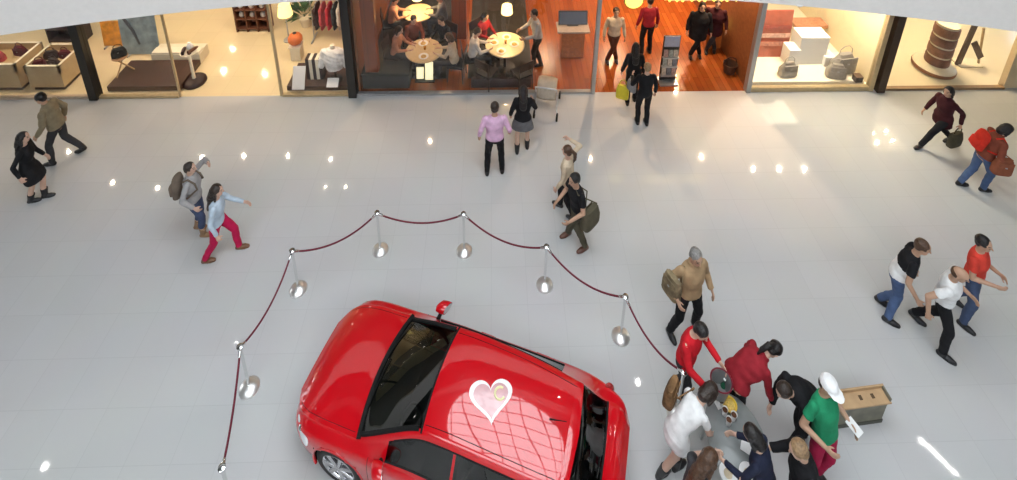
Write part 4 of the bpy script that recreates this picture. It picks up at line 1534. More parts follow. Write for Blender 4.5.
cup(724, 414, 'white paper cup nearest the woman in the white top')
cup(733, 419, 'white paper cup beside the yellow bowl')
cup(728, 424, 'white paper cup in front of the yellow bowl')
cup(720, 405, 'white paper cup at the rim near the red shirt')
p = ground(729, 407, TZ)
t = thing('bowl', 'small yellow bowl on the promotion table', 'bowl', (p[0], p[1], TZ))
Geo().lathe([(0.04, 0), (0.085, 0.05), (0.095, 0.065), (0.088, 0.065), (0.075, 0.045), (0.03, 0.012)], n=24).build('bowl_body', mat('yellow_ceramic', (0.72, 0.50, 0.06), 0.3), t, smooth=True)
Geo().ball((0, 0, 0.048), (0.075, 0.075, 0.022)).build('crisps', mat('crisps', (0.72, 0.50, 0.12), 0.7, vary=0.3, scale=60), t, smooth=True)
p = ground(722, 392, TZ)
t = thing('bottle', 'green glass bottle standing on the promotion table', 'bottle', (p[0], p[1], TZ))
Geo().lathe([(0.036, 0), (0.04, 0.01), (0.04, 0.16), (0.018, 0.21), (0.015, 0.26), (0.017, 0.262)], n=18).build('bottle_body', mat('green_glass', (0.01, 0.13, 0.06), 0.08, coat=1.0), t, smooth=True)
Geo().lathe([(0.017, 0.26), (0.017, 0.28)], n=14).build('cap', M_white, t)
p = ground(713, 393, TZ)
for i, (dx, dy, a, lb) in enumerate(((0, 0, 0.3, 'white leaflet sheet lying by the green bottle'), (0.55, -0.34, 1.0, 'white leaflet sheet lying before the dark coats'))):
    o = Geo().box((0, 0, 0.003), (0.15, 0.21, 0.006)).build('leaflet', M_white, None, (p[0]+dx, p[1]+dy, TZ), a, bevel=0.001)
    if i == 1:
        q = ground(750, 448, TZ)
        o.location = (q[0], q[1], TZ)
    else:
        q = ground(720, 398, TZ)
        o.location = (q[0]-0.03, q[1], TZ)
    tag(o, lb, 'leaflet')
# white plates at the lower end
for px, py, lb in ((728, 474, 'white plate under the stretched arm at the bottom edge'), (748, 474, 'white plate by the navy sleeve at the bottom edge')):
    p = ground(px, py, TZ)
    t = thing('plate', lb, 'plate', (p[0], p[1], TZ))
    Geo().lathe([(0.05, 0), (0.10, 0.016), (0.105, 0.018), (0.10, 0.02), (0.05, 0.008)], n=26).build('plate_body', M_white, t, smooth=True)
    Geo().lathe([(0.05, 0.009), (0.03, 0.022), (0.01, 0.026)], n=16).build('food', mat('pastry', (0.6, 0.5, 0.35), 0.8), t, smooth=True)
# tub in the red-shirted man's hands
c = (RED_SHIRT['handL']+RED_SHIRT['handR'])/2+RED_SHIRT['f']*0.11
t = thing('tub', 'grey tub with a dark red rim held by the man in the red shirt', 'tub', (c[0], c[1], c[2]-0.20))
Geo().lathe([(0.10, 0.0), (0.135, 0.26), (0.127, 0.26), (0.095, 0.012)], n=26).build('tub_body', mat('grey_tub', (0.20, 0.20, 0.20), 0.45), t, smooth=True)
Geo().lathe([(0.137, 0.245), (0.144, 0.262), (0.136, 0.276), (0.125, 0.262)], n=26, cap=False).build('rim', mat('wine_rim', (0.22, 0.02, 0.04), 0.4), t, smooth=True)
# leaflets in the promoter's hand
c = PROMO['handL']+PROMO['f']*0.06
o = Geo().box((0, 0, 0), (0.17, 0.10, 0.012), tilt=(0.3, 0.1)).build('leaflet', M_white, None, c, PROMO['h'], bevel=0.001)
tag(o, 'white leaflets in the hand of the promoter in green', 'leaflet')

# ------------------------------------------------------------------ wooden-topped stand
b0, b1 = ground(838, 430), ground(887, 423)
ax = unit((b1-b0)*V(1, 1, 0))
yaw = math.atan2(ax[1], ax[0])
mid = (b0+b1)/2
nrm = V(-ax[1], ax[0], 0)
W_, D_, H_ = 0.70, 0.14, 0.47
o = mid+nrm*(D_/2+0.02)-ax*0.06
t = thing('display_crate', 'olive counter box with a tan board top beside the promoter in green', 'counter', (o[0], o[1], 0), yaw)
M_ol = mat('olive_boards', (0.17, 0.16, 0.12), 0.6, vary=0.25, scale=6)
M_tan = mat('tan_board', (0.50, 0.33, 0.18), 0.7, vary=0.12, scale=8)
Geo().loft([(V(0, 0, 0.06), V(W_/2*1.30, 0, 0), V(0, D_/2*1.30, 0)), (V(0, 0, H_-0.02), V(W_/2*1.41, 0, 0), V(0, D_/2*1.41, 0))], 4).build('box', M_ol, t)
t.children[0].rotation_euler = (0, 0, 0)
bpy.data.objects.remove(t.children[0])
Geo().box((0, 0, H_/2+0.02), (W_, D_, H_-0.08)).build('box', M_ol, t, bevel=0.008)
Geo().box((0, 0, 0.035), (W_+0.02, D_+0.02, 0.07)).build('plinth', mat('dark_olive', (0.06, 0.06, 0.045), 0.6), t, bevel=0.006)
top = Geo().box((0, 0, H_-0.005), (W_+0.05, D_+0.05, 0.03)).build('board_top', M_tan, t, bevel=0.004)
Geo().box((0, D_/2+0.012, H_+0.035), (W_+0.05, 0.024, 0.06)).build('back_rail', M_tan, top, bevel=0.003)
Geo().box((W_/2+0.012, 0, H_+0.03), (0.024, D_+0.02, 0.06)).build('end_rail', M_ol, top, bevel=0.003)
for x in (-0.02, 0.16):
    Geo().box((x, 0.0, H_+0.012), (0.04, 0.05, 0.016)).build('slot', mat('dark_slot', (0.10, 0.06, 0.03), 0.8), top)

# ------------------------------------------------------------------ pale stroller by the restaurant glass
p = ground(547, 108)
t = thing('stroller', 'pale metal pushchair with a beige hood in front of the restaurant glass', 'pushchair', (p[0], p[1], 0), rad(78))
M_fr = mat('pale_frame', (0.70, 0.70, 0.70), 0.3, metal=0.4)
M_hood = cloth('beige_hood', (0.50, 0.42, 0.33))
M_seatc = cloth('pale_seat', (0.60, 0.55, 0.54))
for sd in (1, -1):
    Geo().tube([(-0.50, sd*0.24, 1.02), (-0.30, sd*0.24, 0.72), (0.10, sd*0.24, 0.42), (0.38, sd*0.22, 0.10)], 0.016).build('side_frame', M_fr, t, smooth=True)
    Geo().tube([(-0.34, sd*0.24, 0.10), (-0.10, sd*0.24, 0.56)], 0.014).build('rear_strut', M_fr, t, smooth=True)
    for x in (-0.34, 0.38):
        Geo().lathe([(0.04, -0.02), (0.085, -0.022), (0.095, -0.012), (0.095, 0.012), (0.085, 0.022), (0.04, 0.02)], (x, sd*0.265, 0.095), 22, axis=(0, 1, 0)).build('wheel', M_rub, t, smooth=True)
Geo().tube([(-0.50, 0.24, 1.02), (-0.53, 0.18, 1.06), (-0.53, -0.18, 1.06), (-0.50, -0.24, 1.02)], 0.018).build('handle_bar', M_fr, t, smooth=True)
g = Geo()
vs, fs = [], []
for i in range(9):
    a = rad(-10+130*i/8)
    for q in range(9):
        y = -0.22+0.44*q/8
        r = 0.30*(1-0.12*(abs(y)/0.22)**3)
        vs.append((-0.12-r*math.cos(a)*0.9, y, 0.66+r*math.sin(a)))
for i in range(8):
    for q in range(8):
        fs.append((i*9+q, i*9+q+1, i*9+q+10, i*9+q+9))
g.add(vs, fs)
ho = g.build('hood', M_hood, t, smooth=True)
so = ho.modifiers.new('thick', 'SOLIDIFY')
so.thickness = 0.012
Geo().loft([(V(-0.28, 0, 0.74), V(0.05, 0, 0.04), V(0, 0.19, 0)), (V(-0.12, 0, 0.46), V(0.05, 0, 0.05), V(0, 0.20, 0)), (V(0.14, 0, 0.44), V(0.02, 0, 0.06), V(0, 0.20, 0)), (V(0.30, 0, 0.26), V(0.03, 0, 0.04), V(0, 0.17, 0))], 16).build('seat', M_seatc, t, smooth=True)


# ------------------------------------------------------------------ inside the shops
def place(px, py, z=0.0):
    p = ground(px, py, z)
    return V(p[0], p[1], z)


M_beige = mat('beige_lacquer', (0.52, 0.38, 0.20), 0.4, vary=0.05)
M_rim = mat('cream_rim', (0.85, 0.78, 0.62), 0.4, vary=0.02)
M_maroon = cloth('maroon', (0.10, 0.014, 0.022), 0.4)
M_darkbox = mat('dark_leather', (0.030, 0.014, 0.014), 0.45, vary=0.3)
M_pinkred = cloth('rose', (0.45, 0.08, 0.10), 0.3)
M_dwood = wood_mat('dark_walnut', (0.085, 0.042, 0.028), (0.070, 0.034, 0.022), (1.2, 0.2), 0.4)
M_cream = mat('cream_paint', (0.80, 0.72, 0.55), 0.5, vary=0.03)


def display_table(label, x0, x1, y0, y1, h):
    t = thing('display_table', label, 'display table', ((x0+x1)/2, (y0+y1)/2, 0), 0)
    w, d = x1-x0, y1-y0
    Geo().box((0, 0, (h-0.16)/2+0.05), (w-0.02, d-0.02, h-0.26)).build('body', M_beige, t, bevel=0.01)
    Geo().box((0, 0, 0.025), (w-0.10, d-0.10, 0.05)).build('plinth', M_dwood, t)
    for nm, c, s in (('rim', (0, -d/2+0.025, h-0.10), (w, 0.05, 0.22)), ('rim', (0, d/2-0.025, h-0.10), (w, 0.05, 0.22)), ('rim', (-w/2+0.025, 0, h-0.10), (0.05, d, 0.22)), ('rim', (w/2-0.025, 0, h-0.10), (0.05, d, 0.22))):
        o = Geo().box(c, s).build(nm, [M_beige], t)
        cx, cy, cz = c
        Geo().box((cx, cy, h+0.017), (s[0]+0.004, s[1]+0.004, 0.012)).build('rim_cap', M_rim, o)
    Geo().box((0, 0, h-0.205), (w-0.10, d-0.10, 0.012)).build('lining', M_maroon, t)
    return h-0.199


def purse(label, x, y, z, m, a=0, s=1.0, group=None):
    return bag_at('purse', label, 'bag', (x, y, z+0.11*s), a, (0.30*s, 0.14*s, 0.22*s), m, None, 0.8, group)


a, b = place(-8, 90), place(26, 89)
y0 = 10.95
xr = ground(27, 88)[0]
z = display_table('beige display table at the far corner with rose and maroon bags inside', xr-1.5, xr, y0, y0+0.85, 0.78)
purse('rose pink bag lying in the far corner display table', xr-0.75, y0+0.36, z, M_pinkred, 0.2, 1.3)
purse('maroon bag in the far corner display table beside the rose one', xr-0.35, y0+0.60, z, M_maroon, -0.2, 1.2)
purse('dark bag at the back of the far corner display table', xr-1.05, y0+0.58, z, M_darkbox, 0.1)
x2, x3 = ground(36, 87)[0], ground(70, 87)[0]
z = display_table('beige display table next to the black post, heaped with maroon bags', x2, x3, y0, y0+0.85, 0.72)
for i, (u, v, m, lb, sc) in enumerate(((0.24, 0.26, M_maroon, 'maroon bag at the front of the table by the black post', 1.0), (0.62, 0.30, M_darkbox, 'dark leather bag at the front of the table by the black post', 1.05),
                                   (0.30, 0.62, M_darkbox, 'dark leather bag at the back of the table by the black post', 1.1), (0.70, 0.64, M_maroon, 'maroon bag at the back of the table by the black post', 1.1))):
    purse(lb, x2+u*(x3-x2), y0+v*0.85, z, m, 0.2*(-1)**i, sc)
c = place(60, 52)
t = thing('display_cabinet', 'dark cabinet behind the heaped table with bags on its shelves', 'cabinet', (c[0]-0.1, c[1]+0.55, 0))
Geo().box((0, 0.17, 0.55), (0.95, 0.03, 1.1)).build('back_panel', M_darkbox, t)
for sx in (-1, 1):
    Geo().box((sx*0.46, 0, 0.55), (0.03, 0.34, 1.1)).build('side_panel', M_darkbox, t)
for zz in (0.04, 0.42, 0.80, 1.085):
    Geo().box((0, 0, zz), (0.89, 0.34, 0.03)).build('shelf', M_darkbox, t)
for i, (sx, zz, m) in enumerate(((-0.22, 0.435, M_maroon), (0.22, 0.435, M_pinkred), (0.0, 0.815, M_maroon))):
    purse(('maroon bag on the middle shelf of the dark cabinet', 'rose bag on the middle shelf of the dark cabinet', 'maroon bag on the upper shelf of the dark cabinet')[i], c[0]-0.1+sx, c[1]+0.53, zz, m, 0, 0.9)

# --- display window beside the black post
def platform(label, px0, px1, pyf, d, h, m):
    a, b = ground(px0, pyf), ground(px1, pyf)
    y = max(a[1], 10.86)
    t = thing('display_platform', label, 'platform', ((a[0]+b[0])/2, y+d/2, 0))
    w = b[0]-a[0]
    Geo().box((0, 0, h/2+0.01), (w, d, h-0.02)).build('deck', m, t, bevel=0.008)
    Geo().box((0, 0, 0.02), (w-0.06, d-0.06, 0.04)).build('plinth', M_black, t)
    return V(a[0], y, h), V(b[0], y+d, h)


A, B = platform('dark brown display platform behind the first window', 108, 181, 92, 0.95, 0.16, M_dwood)
c = V((A[0]*0.25+B[0]*0.75)-0.2, B[1]+0.26, 0)
t = thing('step_block', 'cream step block behind the brown platform', 'display block', (c[0], c[1], 0))
Geo().box((0, 0, 0.15), (1.25, 0.44, 0.30)).build('block', M_cream, t, bevel=0.01)
Geo().box((0, -0.10, 0.325), (1.20, 0.22, 0.05)).build('tread', M_rim, t, bevel=0.006)


def panel_stand(label, px, py, w, h, m, extra=None, dy=0.0, lean=-0.08):
    """a free-standing picture panel on two feet"""
    c = place(px, py)
    t = thing('picture_panel', label, 'panel', (c[0], c[1]+dy, 0))
    Geo().box((0, 0, h/2+0.04), (w, 0.03, h), tilt=(lean, 0)).build('board', m, t, bevel=0.004)
    for sx in (-1, 1):
        Geo().box((sx*w*0.36, 0.0, 0.02), (0.04, 0.30, 0.04)).build('foot', M_greym, t)
        Geo().box((sx*w*0.36, 0.05+h*0.03, h*0.35), (0.025, 0.02, h*0.64), tilt=(lean, 0)).build('strut', M_greym, t)
    return t


t = panel_stand('blue grey picture panel with dark streaks behind the first window', 144, 54, 0.95, 1.15, mat('blue_grey_print', (0.22, 0.30, 0.36), 0.5, vary=0.35, scale=4))
Geo().tube([(-0.28, -0.03, 1.16), (-0.12, -0.02, 0.75), (-0.02, -0.02, 0.35)], 0.035, 6).build('dark_streak', mat('streak', (0.05, 0.06, 0.08), 0.6), t)
panel_stand('amber poster panel at the post end of the first window', 115, 46, 0.50, 0.75, mat('amber_print', (0.62, 0.26, 0.02), 0.5, vary=0.35, scale=6))
c = place(124, 72, 0.16)
t = thing('folding_stool', 'tan folding stool on the brown platform under the black bag', 'stool', (c[0], c[1], 0.16))
M_tanw = mat('tan_wood', (0.45, 0.28, 0.13), 0.5)
for k in range(3):
    an = 2*math.pi*k/3+0.4
    Geo().cone((0.22*math.cos(an), 0.22*math.sin(an), 0.018), (-0.14*math.cos(an), -0.14*math.sin(an), 0.46), 0.018, 0.016).build('leg', M_tanw, t, smooth=True)
Geo().lathe([(0.17, 0.455), (0.18, 0.47), (0.16, 0.485), (0.05, 0.475)], n=20).build('seat', mat('tan_leather', (0.32, 0.17, 0.08), 0.5), t, smooth=True)
purse('black bag on the tan folding stool', c[0], c[1], 0.648, cloth('black_bag', (0.012, 0.012, 0.012)), 0.5, 1.1)

# --- pedestal stand in the open doorway
c = place(195, 82)
t = thing('pedestal_stand', 'round dark-footed pedestal stand in the open doorway of the beige shop', 'pedestal', (c[0], c[1], 0))
Geo().lathe([(0.27, 0), (0.28, 0.02), (0.27, 0.07), (0.22, 0.11), (0.06, 0.13)], n=32).build('foot', M_darkbox, t, smooth=True)
Geo().lathe([(0.045, 0.12), (0.035, 0.4), (0.035, 0.9)], n=16).build('stem', M_cream, t, smooth=True)
Geo().lathe([(0.10, 0.88), (0.19, 0.90), (0.19, 0.925), (0.02, 0.93)], n=28).build('plate', M_rim, t, smooth=True)


def shoe_thing(label, loc, yaw, m, sc=1.0):
    t = thing('display_shoe', label, 'shoe', loc, yaw)
    Geo().loft([(V(-0.12, 0, 0.05)*sc, V(0, 0.030, 0)*sc, V(0.0, 0, 0.048)*sc), (V(-0.05, 0, 0.045)*sc, V(0, 0.034, 0)*sc, V(0, 0, 0.042)*sc), (V(0.04, 0, 0.034)*sc, V(0, 0.040, 0)*sc, V(0, 0, 0.031)*sc), (V(0.11, 0, 0.024)*sc, V(0, 0.036, 0)*sc, V(0, 0, 0.021)*sc), (V(0.145, 0, 0.018)*sc, V(0, 0.015, 0)*sc, V(0, 0, 0.014)*sc)], 14).build('upper', m, t, smooth=True)
    Geo().box((-0.09*sc, 0, 0.016*sc), (0.06*sc, 0.05*sc, 0.032*sc)).build('heel', M_darkbox, t, bevel=0.004)


shoe_thing('dark brown shoe at the doorway side of the pedestal plate', (c[0]-0.10, c[1]-0.02, 0.932), 1.9, M_darkbox, 1.15)
shoe_thing('dark brown shoe on the pedestal plate beside the white vase', (c[0]+0.11, c[1]+0.0, 0.932), 1.3, mat('brown_leather', (0.10, 0.04, 0.02), 0.45), 1.15)
t = thing('vase', 'round white vase in the middle of the pedestal plate', 'vase', (c[0]+0.005, c[1]+0.09, 0.93))
Geo().lathe([(0.04, 0), (0.075, 0.04), (0.08, 0.09), (0.05, 0.15), (0.03, 0.17), (0.038, 0.19)], n=22).build('vase_body', M_white, t, smooth=True)
Geo().lathe([(0.040, 0.186), (0.044, 0.194), (0.036, 0.20), (0.030, 0.19)], n=22, cap=False).build('lip', M_rim, t, smooth=True)

# --- cubby shelf
a, b = place(236, 33), place(269, 33)
w = b[0]-a[0]
c = (a+b)/2
t = thing('cubby_shelf', 'brown cubby shelf of six compartments at the back of the beige shop', 'shelf', (c[0], c[1]+0.2, 0))
M_cub = mat('cubby_brown', (0.13, 0.05, 0.03), 0.45, vary=0.15)
Geo().box((0, 0.16, 0.5), (w, 0.03, 1.0)).build('back_panel', M_cub, t)
for k in range(4):
    Geo().box((-w/2+0.02+k*(w-0.04)/3, 0, 0.5), (0.035, 0.32, 1.0)).build('upright', M_cub, t)
for zz in (0.10, 0.42, 0.72, 0.985):
    Geo().box((0, 0, zz), (w, 0.32, 0.03)).build('shelf_board', M_cub, t)
k = 0
for col in range(3):
    for rowz in (0.435, 0.735):
        x = c[0]-w/2+0.02+(col+0.5)*(w-0.04)/3
        jt = thing('ceramic_jar', '%s jar in the %s of the cubby shelf, %s column' % (('grey', 'pale', 'rose')[(col+k) % 3], 'lower row' if rowz < 0.6 else 'upper row', ('first', 'middle', 'third')[col]), 'jar', (x, c[1]+0.18, rowz))
        m = (mat('jar_grey', (0.40, 0.38, 0.38), 0.4), mat('jar_pale', (0.72, 0.64, 0.56), 0.4), mat('jar_rose', (0.50, 0.30, 0.30), 0.4))[(col+k) % 3]
        Geo().lathe([(0.05, 0), (0.08, 0.05), (0.075, 0.12), (0.05, 0.15)], n=18).build('jar_body', m, jt, smooth=True)
        Geo().lathe([(0.055, 0.15), (0.05, 0.165), (0.015, 0.172), (0.015, 0.19)], n=16).build('lid', m, jt, smooth=True)
        k += 1

# --- second window display: dark tray, dressed bust, cards, plant, clothes
A, B = platform('dark walnut display platform behind the second window', 287, 349, 92, 0.85, 0.15, M_dwood)
def card(label, px, py, z, w, h, m=M_white, lean=-0.5, yaw=0.0):
    c = place(px, py, z)
    t = thing('display_card', label, 'card', c, yaw)
    Geo().box((0, 0, h/2*math.cos(lean)+0.006), (w, 0.012, h), tilt=(lean, 0)).build('card', m, t, bevel=0.002)
    Geo().box((0, h*0.24, h*0.22), (w*0.2, 0.008, h*0.46), tilt=(0.5, 0)).build('prop', m, t)
    return t


card('tall white card leaning at the doorway end of the walnut platform', 300, 86, 0.15, 0.30, 0.55)
card('small white card before the dressed bust', 333, 85, 0.15, 0.28, 0.22, lean=-0.9)
t = thing('striped_box', 'tall box with dark and pale stripes on the walnut platform', 'box', place(317, 76, 0.15))
for i in range(5):
    Geo().box((-0.16+0.08*i, 0, 0.30), (0.08, 0.24, 0.60)).build('stripe_panel', (M_darkbox, M_rim)[i % 2], t)
c = place(336, 79, 0.15)
t = thing('dressed_bust', 'bust form dressed in a bulky white fleece top on a stand', 'mannequin', c)
Geo().lathe([(0.16, 0), (0.16, 0.02), (0.03, 0.035), (0.022, 0.5)], n=24).build('stand', M_black, t, smooth=True)
g = Geo()
g.loft([(V(0, 0, 0.34), V(0.20, 0, 0), V(0, 0.15, 0)), (V(0, 0, 0.50), V(0.24, 0, 0), V(0, 0.19, 0)), (V(0, 0, 0.72), V(0.27, 0, 0), V(0, 0.19, 0)), (V(0, 0, 0.86), V(0.23, 0, 0), V(0, 0.14, 0)), (V(0, 0, 0.93), V(0.09, 0, 0), V(0, 0.09, 0))], 20)
for sd in (1, -1):
    g.cone((sd*0.21, 0, 0.82), (sd*0.31, -0.03, 0.46), 0.10, 0.085)
link('fleece_top', remeshed(g, 'fleece_top', [cloth('fleece', (0.78, 0.76, 0.74))], 0.016, 2, wrinkle(0.014, 1.4)), t)
Geo().lathe([(0.055, 0.90), (0.05, 1.02), (0.055, 1.03)], n=18).build('neck', M_rim, t, smooth=True)
c = place(296, 62, 0.0)
t = thing('plinth_column', 'slim cream plinth carrying the orange ball', 'plinth', (c[0], c[1]+0.15, 0))
Geo().box((0, 0, 0.22), (0.26, 0.26, 0.40)).build('shaft', M_cream, t, bevel=0.006)
Geo().box((0, 0, 0.435), (0.32, 0.32, 0.03)).build('top_plate', M_rim, t, bevel=0.004)
t2 = thing('orange_lantern', 'orange ribbed ball lantern on the slim cream plinth', 'lantern', (c[0], c[1]+0.15, 0.45))
g = Geo()
R = []
for i in range(13):
    an = -math.pi/2*0.92+math.pi*0.92*i/12
    rr = 0.19*math.cos(an)*(1.0 if i % 2 else 0.95)
    R.append((rr, 0.175+0.175*math.sin(an)))
g.lathe(R, n=26).build('lantern_shade', mat('orange_paper', (0.70, 0.17, 0.03), 0.6), t2, smooth=True)
Geo().lathe([(0.05, 0.345), (0.05, 0.36)], n=16).build('cap', M_black, t2)
# potted plant with glowing yellow lamp
c = place(304, 30)
t = thing('potted_plant', 'leafy green pot plant behind the yellow lamp in the beige shop', 'plant', (c[0], c[1]+0.2, 0))
Geo().lathe([(0.12, 0), (0.17, 0.28), (0.18, 0.30), (0.16, 0.30), (0.14, 0.26)], n=22).build('pot', M_cream, t, smooth=True)
g = Geo()
rnd = random.Random(3)
for k in range(46):
    an, el = rnd.uniform(0, 6.28), rnd.uniform(0.3, 1.4)
    d = V(math.cos(an)*math.cos(el), math.sin(an)*math.cos(el), math.sin(el))
    l = rnd.uniform(0.45, 0.85)
    p0 = V(0, 0, 0.28)+d*l*0.35
    p1 = V(0, 0, 0.28)+d*l-V(0, 0, 0.12*l)
    s = unit(np.cross(d, V(0, 0, 1)))*0.05
    up_ = unit(np.cross(s, d))*0.004
    pm = (p0+p1)/2+V(0, 0, 0.05)
    g.add([p0+up_, pm+s, p1, pm-s, p0-up_, pm+s-up_*2, p1-up_*2, pm-s-up_*2], [(0, 1, 2, 3), (7, 6, 5, 4), (0, 4, 5, 1), (1, 5, 6, 2), (2, 6, 7, 3), (3, 7, 4, 0)])
g.build('foliage', mat('leaf_green', (0.045, 0.11, 0.03), 0.5, vary=0.4, scale=8), t)
c = place(289, 40)
t = thing('floor_lamp', 'floor lamp with a glowing yellow shade by the shop plant', 'lamp', (c[0], c[1], 0))
Geo().lathe([(0.14, 0), (0.14, 0.02), (0.02, 0.03), (0.015, 0.9)], n=22).build('stand', M_greym, t, smooth=True)
Geo().lathe([(0.20, 0.84), (0.15, 1.16), (0.148, 1.16), (0.198, 0.84)], n=26, cap=False).build('lamp_shade', mat('yellow_glow_shade', (0.8, 0.7, 0.3), 0.6, emit=(1.0, 0.80, 0.28), strength=1.6), t, smooth=True)
# clothes rail
c = place(327, 38)
t = thing('clothes_rail', 'clothes rail at the back by the black post', 'rail', (c[0]+0.1, c[1], 0))
for sx in (-0.45, 0.45):
    Geo().cone((sx, 0, 0.0), (sx, 0, 1.25), 0.014, 0.014, rnd=False).build('upright', M_greym, t)
    Geo().box((sx, 0, 0.015), (0.04, 0.5, 0.03)).build('foot', M_greym, t)
Geo().cone((-0.48, 0, 1.25), (0.48, 0, 1.25), 0.014, 0.014).build('hanging_bar', M_greym, t, smooth=True)
for i, (dx, m, lb) in enumerate(((-0.30, cloth('dark_garment', (0.05, 0.03, 0.03)), 'dark garment at the doorway end of the clothes rail'), (-0.14, M_pinkred, 'rose garment hanging on the clothes rail'), (0.04, cloth('red_garment', (0.50, 0.03, 0.05)), 'bright red garment in the middle of the clothes rail'),
                             (0.20, cloth('black_garment', (0.03, 0.03, 0.035)), 'black garment hanging on the clothes rail'), (0.34, cloth('pale_garment', (0.60, 0.56, 0.52)), 'pale garment at the post end of the clothes rail'))):
    tt = thing('hanging_garment', lb, 'garment', (c[0]+0.1+dx, c[1], 1.25))
    g = Geo()
    g.loft([(V(0, 0, -0.10), V(0.03, 0, 0), V(0, 0.07, 0)), (V(0, 0, -0.17), V(0.045, 0, 0), V(0, 0.21, 0)), (V(0, 0, -0.5), V(0.05, 0, 0), V(0, 0.19, 0)), (V(0, 0, -0.85), V(0.06, 0, 0), V(0, 0.22, 0))], 16)
    for sd in (1, -1):
        g.cone((0, sd*0.19, -0.19), (0, sd*0.25, -0.62), 0.05, 0.045, 8)
    link('garment', remeshed(g, 'garment', [m], 0.018, 2, wrinkle(0.008)), tt)
    Geo().tube([(0, -0.20, -0.16), (0, 0, -0.08), (0, 0.20, -0.16)], 0.008, 6).build('hanger', M_greym, tt)
    Geo().tube([(0, 0, -0.08), (0, 0.0, -0.03), (0.018, 0, 0.012), (0, 0, 0.022), (-0.016, 0, 0.012)], 0.004, 6).build('hook', M_greym, tt)

# ------------------------------------------------------------------ restaurant
M_chair = mat('dark_chair_wood', (0.035, 0.018, 0.012), 0.4, vary=0.2)
M_cush = cloth('dark_cushion', (0.03, 0.028, 0.03))


def dining_chair(label, x, y, yaw, group=None):
    t = thing('dining_chair', label, 'chair', (x, y, 0), yaw, group)
    Geo().box((0, 0, 0.45), (0.42, 0.42, 0.05)).build('seat', M_cush, t, bevel=0.015)
    for sx in (1, -1):
        for sy in (1, -1):
            top_ = (sx*0.19, sy*0.19, 0.44) if sx > 0 else (sx*0.19, sy*0.19, 0.44)
            Geo().cone((sx*0.20, sy*0.20, 0.012), top_, 0.015, 0.02, 8).build('leg', M_chair, t, smooth=True)
    b = Geo().box((-0.225, 0, 0.78), (0.03, 0.40, 0.26), tilt=(0, -0.12)).build('backrest', M_chair, t, bevel=0.008)
    for sy in (1, -1):
        Geo().cone((-0.19, sy*0.18, 0.44), (-0.235, sy*0.18, 0.88), 0.016, 0.014, 8).build('back_post', M_chair, b, smooth=True)
    return t


def dining_table(label, x, y, r, m):
    t = thing('dining_table', label, 'table', (x, y, 0))
    Geo().lathe([(r, 0.71), (r+0.01, 0.725), (r, 0.745), (0.05, 0.747)], n=36).build('tabletop', m, t, smooth=True)
    Geo().lathe([(0.045, 0.05), (0.04, 0.40), (0.06, 0.71)], n=16).build('pedestal', M_black, t, smooth=True)
    Geo().lathe([(0.28, 0), (0.28, 0.02), (0.06, 0.06)], n=26).build('foot', M_black, t, smooth=True)
    return 0.747


def diner(key, label, px, py, head, top, hair='black', skin='tan', style='short', woman=False, sleeve='long', fat=1.0, arms=True):
    """seated: px, py is the chair on the floor"""
    c = ground(px, py)
    h = rad(head)
    f, l = V(math.cos(h), math.sin(h), 0), V(-math.sin(h), math.cos(h), 0)
    L, R = c+f*0.46+l*0.11, c+f*0.46-l*0.11
    dining_chair('dark dining chair under the %s' % label.split(',')[0].replace('seated ', ''), c[0]-f[0]*0.03, c[1]-f[1]*0.03, h)
    return person(label, L, R, head=head, H=1.70, lean=8, seat=(-0.43, 0, 0.555), woman=woman, top=top, sleeve=sleeve, bcol='charcoal', shoes='black', hair=hair, style=style, skin=skin, fat=fat,
                  armL=(0.38, -0.02, -0.24), armR=(0.36, 0.0, -0.24), nod=12)


M_tabletop = mat('cream_table', (0.62, 0.46, 0.26), 0.35)
c1 = ground(424, 50, 0.747)
tz = dining_table('dining table with a cream top in the dark corner of the restaurant', c1[0], c1[1], 0.46, M_tabletop)
c2 = ground(505, 44, 0.747)
dining_table('brightly lit dining table in the middle of the restaurant window', c2[0], c2[1], 0.50, mat('lit_table', (0.75, 0.62, 0.40), 0.35))
c3 = ground(418, 12, 0.747)
dining_table('far dining table under the pendant lamp at the back of the dark corner', c3[0], c3[1], 0.42, M_tabletop)


def table_at(c, ang, d):
    return c[0]+d*math.cos(rad(ang)), c[1]+d*math.sin(rad(ang))


def seat_px(x, y):
    return x, y


def diner_at(c, ang, d, label, top, **k):
    x, y = table_at(c, ang, d)
    h = ang+180
    hh = rad(h)
    f, l = V(math.cos(hh), math.sin(hh), 0), V(-math.sin(hh), math.cos(hh), 0)
    p = V(x, y, 0)
    short = label.split(',')[0]
    dining_chair('dark chair of the %s' % short.replace('seated ', ''), x-f[0]*0.04, y-f[1]*0.04, hh, 'dining chairs')
    return person(label, p+f*0.44+l*0.11, p+f*0.44-l*0.11, head=h, H=1.70, lean=9, seat=(-0.42, 0, 0.555), top=top, bcol='charcoal', shoes='black',
                  armL=(0.37, -0.04, -0.20), armR=(0.35, -0.02, -0.20), nod=10, **k)


